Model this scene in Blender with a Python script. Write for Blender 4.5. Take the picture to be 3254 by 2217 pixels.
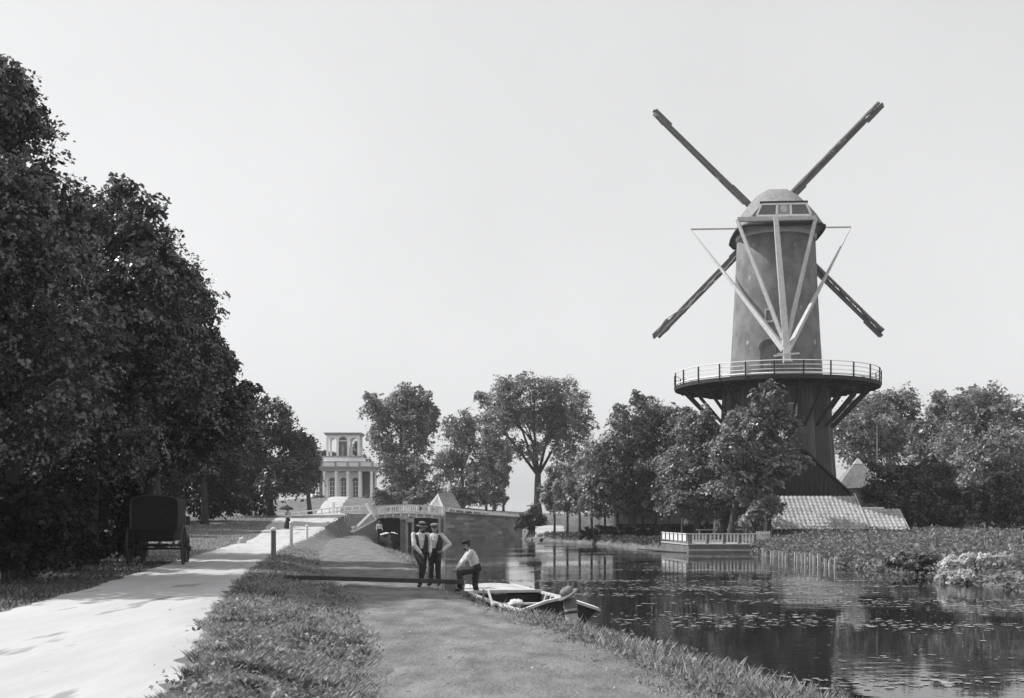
import bpy, math, random
import numpy as np
from mathutils import Vector, Matrix, Quaternion

for o in list(bpy.data.objects):
    bpy.data.objects.remove(o, do_unlink=True)
scene = bpy.context.scene
COL = scene.collection
R = math.radians

# ------------------------------------------------------------------ camera
F, HORIZON, CENTRE, EYE = 3706.0, 1640.0, 1627.0, 1.9      # photograph pixels / metres
cam_d = bpy.data.cameras.new('camera')
cam_d.lens = 41.0
cam_d.sensor_width = 36.0
cam_d.shift_y = (HORIZON - 1108.5) / 3254.0
cam_d.clip_start = 0.1
cam_d.clip_end = 6000.0
cam = bpy.data.objects.new('camera', cam_d)
cam.location = (0, 0, EYE)
cam.rotation_euler = (R(90), 0, 0)
COL.objects.link(cam)
scene.camera = cam

# ------------------------------------------------------------------ sky and sun
SUN_EL, SUN_BACK = 47.0, 12.0
to_sun = Vector((-math.cos(R(SUN_BACK)) * math.cos(R(SUN_EL)),
                 math.sin(R(SUN_BACK)) * math.cos(R(SUN_EL)), math.sin(R(SUN_EL))))
world = bpy.data.worlds.new('World')
scene.world = world
world.use_nodes = True
wn, wl = world.node_tree.nodes, world.node_tree.links
bg = wn['Background']
sky = wn.new('ShaderNodeTexSky')
sky.sky_type = 'NISHITA'
sky.sun_disc = False
sky.sun_elevation = R(SUN_EL)
sky.sun_rotation = R(270 + SUN_BACK)
sky.air_density = 1.0
sky.dust_density = 2.0
sep = wn.new('ShaderNodeSeparateColor')          # blue-sensitive plate: the blue of the sky reads as white
wl.new(sky.outputs[0], sep.inputs[0])
pw = wn.new('ShaderNodeMath'); pw.operation = 'POWER'; pw.inputs[1].default_value = 0.4
wl.new(sep.outputs[2], pw.inputs[0])
ml = wn.new('ShaderNodeMath'); ml.operation = 'MULTIPLY'; ml.inputs[1].default_value = 3.0
wl.new(pw.outputs[0], ml.inputs[0])
tint = wn.new('ShaderNodeMix'); tint.data_type = 'RGBA'; tint.blend_type = 'MULTIPLY'
tint.inputs[0].default_value = 1.0
tint.inputs[6].default_value = (0.985, 0.99, 1.0, 1)
ctc = wn.new('ShaderNodeTexCoord'); cnz = wn.new('ShaderNodeTexNoise')        # faint brightness mottling, for the blotchy tone of the plate
cnz.inputs['Scale'].default_value = 2.6; cnz.inputs['Detail'].default_value = 7; cnz.inputs['Roughness'].default_value = .6
wl.new(ctc.outputs['Generated'], cnz.inputs['Vector'])
cmr = wn.new('ShaderNodeMapRange'); cmr.inputs[1].default_value = .3; cmr.inputs[2].default_value = .7; cmr.inputs[3].default_value = .955; cmr.inputs[4].default_value = 1.045
wl.new(cnz.outputs['Fac'], cmr.inputs[0])
mottle = wn.new('ShaderNodeMath'); mottle.operation = 'MULTIPLY'
wl.new(ml.outputs[0], mottle.inputs[0]); wl.new(cmr.outputs[0], mottle.inputs[1])
wl.new(mottle.outputs[0], tint.inputs[7])
wl.new(tint.outputs[2], bg.inputs[0])
bg.inputs[1].default_value = 0.15
sun_d = bpy.data.lights.new('sun', 'SUN')
sun_d.energy = 5.0
sun_d.angle = R(0.6)
sun_d.color = (1.0, 0.99, 0.97)
sun = bpy.data.objects.new('sun', sun_d)
sun.rotation_euler = to_sun.to_track_quat('Z', 'Y').to_euler()
sun.location = (-30, 30, 60)
COL.objects.link(sun)
scene.view_settings.view_transform = 'Standard'
scene.view_settings.look = 'None'
scene.view_settings.gamma = 1.0
scene.view_settings.use_curve_mapping = False
scene.view_settings.exposure = 0.0
scene.render.engine = 'CYCLES'
scene.cycles.max_bounces = 6
scene.cycles.transparent_max_bounces = 6

# ------------------------------------------------------------------ helpers
def P(u, v, y):
    """a spot of the place: picture column and row at a depth of y metres"""
    return Vector(((u - CENTRE) / F * y, y, EYE + (HORIZON - v) / F * y))

def interp(pts):
    ys = [p[0] for p in pts]; xs = [p[1] for p in pts]
    return lambda y: np.interp(y, ys, xs)

def tag(o, label=None, cat=None, group=None, kind=None):
    if label: o['label'] = label
    if cat: o['category'] = cat
    if group: o['group'] = group
    if kind: o['kind'] = kind
    return o

def empty(name, loc=(0, 0, 0), rz=0.0):
    o = bpy.data.objects.new(name, None)
    o.location = loc; o.rotation_euler = (0, 0, rz)
    o.empty_display_size = 0.2
    COL.objects.link(o)
    return o

def link(name, me, parent=None):
    o = bpy.data.objects.new(name, me)
    COL.objects.link(o)
    if parent is not None:
        o.parent = parent
    return o

class MB:
    """collects simple shapes into one mesh"""
    def __init__(s): s.v = []; s.f = []
    def add(s, vs, fs):
        n = len(s.v)
        s.v += [tuple(p) for p in vs]
        s.f += [tuple(i + n for i in f) for f in fs]
        return s
    def box(s, c, d, rz=0.0):
        cx, cy, cz = c; hx, hy, hz = d[0] / 2, d[1] / 2, d[2] / 2
        ca, sa = math.cos(rz), math.sin(rz)
        vs = []
        for z in (-hz, hz):
            for x, y in ((-hx, -hy), (hx, -hy), (hx, hy), (-hx, hy)):
                vs.append((cx + x * ca - y * sa, cy + x * sa + y * ca, cz + z))
        return s.add(vs, [(3, 2, 1, 0), (4, 5, 6, 7), (0, 1, 5, 4), (1, 2, 6, 5), (2, 3, 7, 6), (3, 0, 4, 7)])
    def beam(s, a, b, w, h=None, w2=None, h2=None, up=(0, 0, 1)):
        a, b = Vector(a), Vector(b); h = h or w; w2 = w2 or w; h2 = h2 or h
        d = (b - a).normalized(); u = Vector(up)
        if abs(d.dot(u)) > 0.97: u = Vector((0, 1, 0))
        x = d.cross(u).normalized(); z = x.cross(d).normalized()
        vs = []
        for p, ww, hh in ((a, w, h), (b, w2, h2)):
            for i, j in ((-1, -1), (1, -1), (1, 1), (-1, 1)):
                vs.append(p + x * (ww / 2 * i) + z * (hh / 2 * j))
        return s.add(vs, [(0, 1, 2, 3), (7, 6, 5, 4), (1, 0, 4, 5), (2, 1, 5, 6), (3, 2, 6, 7), (0, 3, 7, 4)])
    def tube(s, pts, rs, n=8, cap=True):
        pts = [Vector(p) for p in pts]
        if not isinstance(rs, (list, tuple)): rs = [rs] * len(pts)
        rings = []; ref = None
        for i, p in enumerate(pts):
            d = (pts[min(i + 1, len(pts) - 1)] - pts[max(i - 1, 0)]).normalized()
            if ref is None:
                ref = Vector((0, 0, 1)) if abs(d.z) < 0.9 else Vector((1, 0, 0))
            x = d.cross(ref).normalized(); y = x.cross(d).normalized(); ref = y
            rings.append([p + (x * math.cos(2 * math.pi * k / n) + y * math.sin(2 * math.pi * k / n)) * rs[i] for k in range(n)])
        vs = [q for r in rings for q in r]; fs = []
        for i in range(len(pts) - 1):
            for k in range(n):
                k2 = (k + 1) % n
                fs.append((i * n + k, i * n + k2, (i + 1) * n + k2, (i + 1) * n + k))
        if cap:
            fs.append(tuple(range(n - 1, -1, -1))); fs.append(tuple((len(pts) - 1) * n + k for k in range(n)))
        return s.add(vs, fs)
    def lathe(s, prof, n=24, c=(0, 0, 0), a0=0.0, a1=2 * math.pi, cap=True):
        full = abs(a1 - a0 - 2 * math.pi) < 1e-6
        m = n if full else n + 1
        vs = []
        for r, z in prof:
            for k in range(m):
                a = a0 + (a1 - a0) * k / n
                vs.append((c[0] + r * math.cos(a), c[1] + r * math.sin(a), c[2] + z))
        fs = []
        for i in range(len(prof) - 1):
            for k in range(n):
                k2 = (k + 1) % m
                fs.append((i * m + k, i * m + k2, (i + 1) * m + k2, (i + 1) * m + k))
        if cap and full:
            fs.append(tuple(range(m - 1, -1, -1))); fs.append(tuple((len(prof) - 1) * m + k for k in range(m)))
        return s.add(vs, fs)
    def prism(s, poly, d):
        """poly: list of 3-D points of a flat outline, pushed by vector d"""
        n = len(poly); d = Vector(d)
        a = [Vector(p) for p in poly]
        vs = a + [p + d for p in a]
        fs = [tuple(range(n)), tuple(range(2 * n - 1, n - 1, -1))]
        for i in range(n):
            j = (i + 1) % n
            fs.append((i, i + n, j + n, j))
        return s.add(vs, fs)
    def loft(s, rings, cap=True):
        n = len(rings[0]); vs = [p for r in rings for p in r]; fs = []
        for i in range(len(rings) - 1):
            for k in range(n):
                k2 = (k + 1) % n
                fs.append((i * n + k, i * n + k2, (i + 1) * n + k2, (i + 1) * n + k))
        if cap:
            fs.append(tuple(range(n - 1, -1, -1))); fs.append(tuple((len(rings) - 1) * n + k for k in range(n)))
        return s.add(vs, fs)
    def mesh(s, name, mat, smooth=False):
        me = bpy.data.meshes.new(name)
        me.from_pydata(s.v, [], s.f)
        me.validate()
        if mat: me.materials.append(mat)
        import bmesh
        bm = bmesh.new(); bm.from_mesh(me)
        bmesh.ops.recalc_face_normals(bm, faces=bm.faces)
        bm.to_mesh(me); bm.free()
        if smooth:
            me.polygons.foreach_set('use_smooth', [True] * len(me.polygons))
        me.update()
        return me
    def build(s, name, mat, parent=None, smooth=False, bevel=0.0):
        o = link(name, s.mesh(name, mat, smooth), parent)
        if bevel:
            m = o.modifiers.new('bevel', 'BEVEL'); m.width = bevel; m.segments = 2; m.limit_method = 'ANGLE'
        return o

def fast_mesh(name, verts, faces_per, mat, tone=None):
    """verts (n*faces_per,3) array, every faces_per verts make one face"""
    me = bpy.data.meshes.new(name)
    nv = len(verts); nf = nv // faces_per
    me.vertices.add(nv); me.vertices.foreach_set('co', np.ascontiguousarray(verts, dtype=np.float32).ravel())
    me.loops.add(nv); me.loops.foreach_set('vertex_index', np.arange(nv, dtype=np.int32))
    me.polygons.add(nf)
    me.polygons.foreach_set('loop_start', np.arange(0, nv, faces_per, dtype=np.int32))
    me.polygons.foreach_set('loop_total', np.full(nf, faces_per, dtype=np.int32))
    me.materials.append(mat)
    if tone is not None:
        at_ = me.attributes.new('tone', 'FLOAT', 'FACE'); at_.data.foreach_set('value', np.ascontiguousarray(tone, dtype=np.float32))
    me.update(calc_edges=True)
    return me

# ------------------------------------------------------------------ materials (a monochrome plate: every colour is a grey)
def new_mat(name):
    m = bpy.data.materials.new(name); m.use_nodes = True
    return m, m.node_tree.nodes, m.node_tree.links, m.node_tree.nodes['Principled BSDF']

def grey(g): return (g, g, g * 1.01, 1)

def M(name, lo, hi=None, scale=6.0, rough=0.8, bump=0.0, bscale=None, stretch=(1, 1, 1), spec=0.3, contrast=0.25, detail=6.0, spots=None):
    m, n, l, b = new_mat(name)
    b.inputs['Roughness'].default_value = rough
    b.inputs['Specular IOR Level'].default_value = spec
    if hi is None:
        b.inputs['Base Color'].default_value = grey(lo); hi = lo
    tc = n.new('ShaderNodeTexCoord'); mp = n.new('ShaderNodeMapping')
    mp.inputs['Scale'].default_value = stretch
    l.new(tc.outputs['Object'], mp.inputs[0])
    nz = n.new('ShaderNodeTexNoise'); nz.inputs['Scale'].default_value = scale; nz.inputs['Detail'].default_value = detail
    nz.inputs['Roughness'].default_value = 0.62
    l.new(mp.outputs[0], nz.inputs['Vector'])
    rp = n.new('ShaderNodeValToRGB')
    rp.color_ramp.elements[0].position = 0.5 - contrast; rp.color_ramp.elements[0].color = grey(lo)
    rp.color_ramp.elements[1].position = 0.5 + contrast; rp.color_ramp.elements[1].color = grey(hi)
    l.new(nz.outputs['Fac'], rp.inputs[0])
    col = rp.outputs[0]
    if spots:                                   # (scale, threshold, grey): wear with a shape of its own
        n2 = n.new('ShaderNodeTexNoise'); n2.inputs['Scale'].default_value = spots[0]; n2.inputs['Detail'].default_value = 3
        l.new(mp.outputs[0], n2.inputs['Vector'])
        r2 = n.new('ShaderNodeValToRGB')
        r2.color_ramp.elements[0].position = spots[1]; r2.color_ramp.elements[0].color = (0, 0, 0, 1)
        r2.color_ramp.elements[1].position = spots[1] + 0.06; r2.color_ramp.elements[1].color = (1, 1, 1, 1)
        l.new(n2.outputs['Fac'], r2.inputs[0])
        mx = n.new('ShaderNodeMix'); mx.data_type = 'RGBA'
        l.new(r2.outputs[0], mx.inputs[0]); l.new(col, mx.inputs[6]); mx.inputs[7].default_value = grey(spots[2])
        col = mx.outputs[2]
    l.new(col, b.inputs['Base Color'])
    if bump:
        nb = n.new('ShaderNodeTexNoise'); nb.inputs['Scale'].default_value = bscale or scale * 3; nb.inputs['Detail'].default_value = 5
        l.new(mp.outputs[0], nb.inputs['Vector'])
        bp = n.new('ShaderNodeBump'); bp.inputs['Strength'].default_value = 1.0; bp.inputs['Distance'].default_value = bump
        l.new(nb.outputs['Fac'], bp.inputs['Height']); l.new(bp.outputs[0], b.inputs['Normal'])
    return m

def leaf_mat(name, lo, hi, rough=0.45, trans=0.3, spec=0.5, spray=False):
    m, n, l, b = new_mat(name)
    g = n.new('ShaderNodeNewGeometry')
    rp = n.new('ShaderNodeValToRGB')
    rp.color_ramp.elements[0].color = grey(lo); rp.color_ramp.elements[1].color = grey(hi)
    if spray:                                     # spray tones carry sunlit flecks and shade as colour, leaves vary a little
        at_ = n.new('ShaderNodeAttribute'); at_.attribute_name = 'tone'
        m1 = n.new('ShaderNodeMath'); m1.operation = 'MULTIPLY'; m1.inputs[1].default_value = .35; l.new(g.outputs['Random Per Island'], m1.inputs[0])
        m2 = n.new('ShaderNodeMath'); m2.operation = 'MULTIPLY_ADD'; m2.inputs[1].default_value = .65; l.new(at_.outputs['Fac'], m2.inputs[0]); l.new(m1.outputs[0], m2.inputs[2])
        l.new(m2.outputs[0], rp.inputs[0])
    else:
        l.new(g.outputs['Random Per Island'], rp.inputs[0])
    l.new(rp.outputs[0], b.inputs['Base Color'])
    b.inputs['Roughness'].default_value = rough
    b.inputs['Specular IOR Level'].default_value = spec
    t = n.new('ShaderNodeBsdfTranslucent'); l.new(rp.outputs[0], t.inputs[0])
    mx = n.new('ShaderNodeMixShader'); mx.inputs[0].default_value = trans
    l.new(b.outputs[0], mx.inputs[1]); l.new(t.outputs[0], mx.inputs[2])
    l.new(mx.outputs[0], n['Material Output'].inputs[0])
    return m

mt = dict(
    ground=M('ground_turf', 0.08, 0.20, 0.9, 0.95, 0.05, 7.0, contrast=0.22, detail=10),
    road=M('road_shell_gravel', 0.38, 0.52, .8, 0.9, 0.006, 24, stretch=(1.6, .22, 1), detail=12, spots=(1.6, .62, .27)),
    path=M('towpath_earth', 0.08, 0.23, 1.3, 0.95, 0.035, 14, stretch=(1.3, .6, 1), detail=15, contrast=.2, spots=(5.0, .64, .10)),
    bark=M('bark', 0.03, 0.08, 9, 0.9, 0.03, 22, stretch=(1, 1, .2)),
    bark_pale=M('pale_bark', 0.06, 0.14, 9, 0.9, 0.02, 22, stretch=(1, 1, .2)),
    brick=M('mill_brick', 0.10, 0.29, .8, 0.9, 0.03, 9, stretch=(1.2, 1.2, .9), spots=(1.2, .66, .40), detail=15, contrast=.27),
    board=M('weathered_board', 0.06, 0.2, 2.2, 0.85, 0.01, 14, stretch=(4, 4, .25), contrast=.2),
    dark=M('tarred_wood', 0.018, 0.045, 4, 0.75, 0.01, 20, stretch=(1, 1, .3)),
    sailwood=M('sail_wood', 0.12, 0.20, 3, 0.8, 0.01, 14),
    white=M('white_paint', 0.68, 0.82, 2.5, 0.6, 0.003, 20),
    offwhite=M('old_white_paint', 0.40, 0.60, 3.5, 0.7, 0.004, 18, detail=9),
    plaster=M('pavilion_plaster', 0.78, 0.88, 1.2, 0.8, 0.004, 10),
    plaster_grey=M('pavilion_grey_stucco', 0.26, 0.36, 1.2, 0.85, 0.004, 10),
    thatch=M('thatch', 0.15, 0.34, 1.6, 0.95, 0.03, 18, stretch=(3, 3, .5), detail=10),
    tile=M('roof_tile', 0.34, 0.6, 1.1, 0.75, 0.008, 12, contrast=.2),
    slate=M('shed_roof_board', 0.20, 0.34, 2, 0.8, 0.01, 10),
    palewood=M('pale_timber', 0.32, 0.55, 3, 0.8, 0.01, 14, stretch=(1, 1, .3)),
    oldwood=M('old_timber', 0.10, 0.22, 4, 0.85, 0.012, 16, stretch=(1, 1, .3)),
    beamwood=M('wet_beam', 0.03, 0.07, 4, 0.8, 0.01, 16),
    wall=M('quay_masonry', 0.17, 0.30, 2.2, 0.9, 0.02, 8, spots=(.85, .60, .30), detail=10),
    glass=M('dark_glass', 0.03, rough=0.08, spec=0.6),
    glassgrey=M('grey_pane', 0.10, 0.14, 1.0, 0.25, spec=.5),
    iron=M('iron', 0.03, 0.05, 5, 0.5, spec=.5),
    skin=M('skin', 0.20, 0.27, 8, 0.55, spec=.4),
    hair=M('hair', 0.03, 0.06, 30, 0.6),
    shirt=M('linen_shirt', 0.48, 0.68, 5, 0.95, 0.012, 16),
    vest=M('dark_waistcoat', 0.03, 0.05, 12, 0.9, 0.003, 40),
    trousers=M('dark_trousers', 0.022, 0.05, 8, 0.95, 0.012, 14),
    boot=M('boot_leather', 0.015, 0.03, 12, 0.5),
    felt=M('light_felt', 0.14, 0.24, 10, 0.9),
    feltdark=M('dark_felt', 0.025, 0.04, 10, 0.9),
    leather=M('carriage_leather', 0.010, 0.02, 5, 0.8, 0.004, 20),
    sack=M('pale_canvas', 0.5, 0.7, 4, 0.9, 0.02, 8),
    stakewood=M('bleached_stake', 0.36, 0.62, 3, 0.85, 0.01, 14, stretch=(1, 1, .3)),
    stone=M('pale_stone', 0.4, 0.55, 4, 0.85, 0.01, 12),
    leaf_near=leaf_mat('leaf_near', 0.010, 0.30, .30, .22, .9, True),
    leaf_dark=leaf_mat('leaf_dark', 0.03, 0.17, .42, .25, .6, True),
    leaf_shade=leaf_mat('leaf_shade', 0.010, 0.04, .6, .15, .2, True),  # near-black leaves: deep shade of the wood put into their colour
    leaf_mid=leaf_mat('leaf_mid', 0.07, 0.50, .42, .35, .6, True),
    leaf_light=leaf_mat('leaf_light', 0.12, 0.58, .45, .4, .6, True),
    leaf_pale=leaf_mat('leaf_pale', 0.55, 0.92, .6, .4, .4, True),
    grass=leaf_mat('grass', 0.10, 0.5, .55, .3, .4),
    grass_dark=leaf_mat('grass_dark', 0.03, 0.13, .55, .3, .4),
    herb=leaf_mat('herb', 0.09, 0.26, .5, .3),
    weed=leaf_mat('floating_weed', 0.10, 0.30, .55, .0, .4),
    stonebits=leaf_mat('loose_stones', 0.05, 0.5, .9, .0, .2),
)

def water_mat():
    m, n, l, b = new_mat('canal_water')
    b.inputs['Base Color'].default_value = grey(0.012)
    b.inputs['Roughness'].default_value = 0.02
    b.inputs['IOR'].default_value = 1.33
    b.inputs['Specular IOR Level'].default_value = 0.5
    tc = n.new('ShaderNodeTexCoord'); mp = n.new('ShaderNodeMapping')
    mp.inputs['Scale'].default_value = (0.55, 1.0, 1)
    l.new(tc.outputs['Object'], mp.inputs[0])
    a = n.new('ShaderNodeTexNoise'); a.inputs['Scale'].default_value = 3.2; a.inputs['Detail'].default_value = 3
    l.new(mp.outputs[0], a.inputs['Vector'])
    mk = n.new('ShaderNodeTexNoise'); mk.inputs['Scale'].default_value = 0.14; mk.inputs['Detail'].default_value = 3
    l.new(mp.outputs[0], mk.inputs['Vector'])
    rp = n.new('ShaderNodeMapRange'); rp.inputs[1].default_value = .45; rp.inputs[2].default_value = .62
    rp.inputs[3].default_value = .12; rp.inputs[4].default_value = 1.0
    l.new(mk.outputs['Fac'], rp.inputs[0])
    mu = n.new('ShaderNodeMath'); mu.operation = 'MULTIPLY'
    sx_ = n.new('ShaderNodeSeparateXYZ'); l.new(tc.outputs['Object'], sx_.inputs[0])       # the far reach lies open to the breeze
    fr_ = n.new('ShaderNodeMapRange'); fr_.inputs[1].default_value = 62; fr_.inputs[2].default_value = 100; fr_.inputs[3].default_value = 1.0; fr_.inputs[4].default_value = 2.6
    l.new(sx_.outputs[1], fr_.inputs[0])
    m0 = n.new('ShaderNodeMath'); m0.operation = 'MULTIPLY'; l.new(rp.outputs[0], m0.inputs[0]); l.new(fr_.outputs[0], m0.inputs[1])
    l.new(a.outputs['Fac'], mu.inputs[0]); l.new(m0.outputs[0], mu.inputs[1])
    bp = n.new('ShaderNodeBump'); bp.inputs['Strength'].default_value = 1.0; bp.inputs['Distance'].default_value = 0.009
    l.new(mu.outputs[0], bp.inputs['Height']); l.new(bp.outputs[0], b.inputs['Normal'])
    return m
mt['water'] = water_mat()

# ------------------------------------------------------------------ the lie of the land
WATER = -0.55
xL = interp([(-30, 9), (5, 5.6), (17.8, 2.7), (22, 1.4), (25, 0.2), (30, -0.75), (34, -1.45), (40, -2.2), (53, -3.9), (79, -8.2), (100, -11.8), (126, -15.2), (136, -15.6)])
xR = interp([(-30, 16.5), (43, 16.7), (50, 17.3), (57, 15.8), (70, 16.2), (77.5, 16.2), (77.9, 11.8), (86, 11), (87, 10), (103, 7.6), (121, 2.4), (126, 1.1), (140, 1)])
path_r = interp([(-10, 5.8), (10, 2.2), (13.8, 1.54), (21, 0.07), (27, -1.07), (32, -2.3), (45, -3.9), (58, -6.2), (90, -11.6), (126, -16.6)])
path_l = interp([(-10, .2), (10, -1.2), (13.8, -1.63), (20, -2.6), (27, -3.8), (32, -4.8), (40, -6.5), (58, -9.8), (90, -14.2), (126, -17.3)])
road_r = interp([(-20, 1.5), (0, -1.5), (12.06, -3.37), (20.85, -5.27), (29.3, -6.85), (43.9, -9.3), (63.4, -12.1), (82, -14.6), (105, -16.4), (128, -17.4)])
road_l = interp([(-20, -3), (0, -5.5), (12, -7.3), (20.85, -9.04), (28, -10), (48, -13.3), (75, -17.4), (102, -21.5), (128, -25)])

def sstep(a, b, x):
    t = np.clip((x - a) / (b - a), 0, 1)
    return t * t * (3 - 2 * t)

def road_z(x, y):
    z = 0.24 + 2.0 * sstep(80, 129, y)
    return z - np.clip(-18 - x, 0, 40) * 0.05 * sstep(112, 130, y)

def height(x, y):
    x = np.asarray(x, float); y = np.asarray(y, float)
    a, b = xL(y), xR(y)
    pl, rr = path_l(y), road_r(y)
    left = road_z(x, y) * sstep(0, 1, (pl - x) / np.maximum(pl - rr, 0.3))
    left = left + 0.06 * np.exp(-((x - (pl * .45 + rr * .55)) / 0.7) ** 2) * (y < 60)
    left = left + 0.35 * sstep(4, 30, road_l(y) - x)
    bank = sstep(-1.1, 0.15, a - x - 0.0)                       # 0 in the water, 1 on land
    zl = left * sstep(0, 1.4, a - x) + (-1.3) * (1 - sstep(-1.4, 1.1, a - x))
    t = x - b
    zr = (0.02 + 0.35 * sstep(1, 14, t) + 1.75 * sstep(123.5, 126.5, y) * sstep(0, 1.5, t)) - 1.3 * (1 - sstep(-1.2, 0.9, t))
    z = np.where(x < (a + b) / 2, zl, zr)
    back = 2.1 + 2.9 * sstep(152, 190, y) * np.exp(-((x + 28) / 22) ** 2)
    back = back - np.clip(-18 - x, 0, 26) * 0.04 * (1 - sstep(150, 190, y))
    k = sstep(139, 143, y)
    return z * (1 - k) + back * k

def graded(a, b, d0, grow):
    out = [a]; d = d0
    while out[-1] < b:
        out.append(out[-1] + d); d *= grow
    return out
gx = sorted(set([-v for v in graded(26, 1500, .6, 1.16)] + list(np.arange(-26, 26, 0.4)) + graded(26, 1500, .6, 1.16)))
gy = list(np.arange(-20, 8, 2.0)) + list(np.arange(8, 60, .4)) + list(np.arange(60, 150, .7)) + graded(150, 3000, 1.2, 1.13)
gx, gy = np.array(gx), np.array(gy)
X, Y = np.meshgrid(gx, gy)
Z = height(X, Y)
rng = np.random.default_rng(3)
Z = Z + rng.normal(0, 0.012, Z.shape) * (Y < 150)
inroad = (X < road_r(Y) - .45) & (X > road_l(Y) + .45) & (Y < 128) | ((Y > 126) & (Y < 139.5) & (X < -15) & (X > -60))
inpath = (X < path_r(Y) - .35) & (X > path_l(Y) + .35) & (Y < 126)
Z = Z - 0.07 * (inroad | inpath)
ny, nx = X.shape
idx = np.arange(ny * nx).reshape(ny, nx)
me = bpy.data.meshes.new('ground')
me.from_pydata(np.stack([X.ravel(), Y.ravel(), Z.ravel()], 1).tolist(), [],
               np.stack([idx[:-1, :-1].ravel(), idx[:-1, 1:].ravel(), idx[1:, 1:].ravel(), idx[1:, :-1].ravel()], 1).tolist())
me.materials.append(mt['ground']); me.polygons.foreach_set('use_smooth', [True] * len(me.polygons))
tag(link('ground', me), kind='structure')

def strip(name, lf, rf, ys, cols, mat, dz, jit, zf=None):
    rg = random.Random(len(name)); vs = []; fs = []
    jl = [rg.gauss(0, jit) for _ in ys]; jr = [rg.gauss(0, jit) for _ in ys]
    for i, y in enumerate(ys):
        a, b = float(lf(y)) + jl[i], float(rf(y)) + jr[i]
        for k in range(cols + 1):
            x = a + (b - a) * k / cols
            e = 0.06 if k in (0, cols) else 0.0
            q = k / cols
            rut = -.03 * (math.exp(-((q - .3) / .07) ** 2) + math.exp(-((q - .72) / .07) ** 2)) if name == 'road' else .02 * math.sin(q * 9 + y * .7) * math.sin(y * 1.3 + q * 4)
            vs.append((x, y, float(height(x, y)) + dz - e + rut + (.03 if name == 'road' else .015)))
    c = cols + 1
    for i in range(len(ys) - 1):
        for k in range(cols):
            fs.append((i * c + k, i * c + k + 1, (i + 1) * c + k + 1, (i + 1) * c + k))
    return vs, fs
ys_r = list(np.arange(-10, 129, .5))
rv, rf_ = strip('road', road_l, road_r, ys_r, 12, None, 0.012, 0.06)
mb = MB(); mb.add(rv, rf_)
# the turn on to the bridge
xs = np.arange(-58, -15.4, 1.0); yy = np.arange(125.5, 139.6, 1.0)
vs = [(x, y, float(height(x, y)) + 0.03) for y in yy for x in xs]; c = len(xs)
mb.add(vs, [(i * c + k, i * c + k + 1, (i + 1) * c + k + 1, (i + 1) * c + k) for i in range(len(yy) - 1) for k in range(c - 1)])
tag(mb.build('road', mt['road'], smooth=True), kind='structure')
pv, pf = strip('towpath', path_l, path_r, list(np.arange(-8, 124, .4)), 10, None, 0.006, 0.09)
tag(MB().add(pv, pf).build('towpath', mt['path'], smooth=True), kind='structure')
# garden path up to the pavilion
gl = interp([(143, -24.6), (165, -27.5), (194, -29.6)]); gr = interp([(143, -19.5), (165, -24.5), (194, -26.6)])
gv, gf = strip('garden_path', gl, gr, list(np.arange(143, 194, 1.0)), 6, None, 0.08, 0.1)
tag(MB().add(gv, gf).build('garden_path', mt['road'], smooth=True), kind='structure')
tag(MB().add([(-60, -30, WATER), (60, -30, WATER), (60, 150, WATER), (-60, 150, WATER)], [(0, 1, 2, 3)]).build('water', mt['water']), kind='structure')
# ------------------------------------------------------------------ foliage
def unit(a): return a / np.maximum(np.linalg.norm(a, axis=1, keepdims=True), 1e-9)

def leaf_quads(c, nrm, L, W, rg):
    r = rg.normal(size=c.shape)
    t = unit(np.cross(nrm, r)); s = np.cross(nrm, t)
    L = L[:, None]; W = W[:, None]
    fold = nrm * (L * 0.10)
    v = np.stack([c - t * L * .5 - fold, c + s * W * .5 + fold * .4, c + t * L * .5 - fold, c - s * W * .5 + fold * .4], 1)
    return v.reshape(-1, 3)

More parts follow.
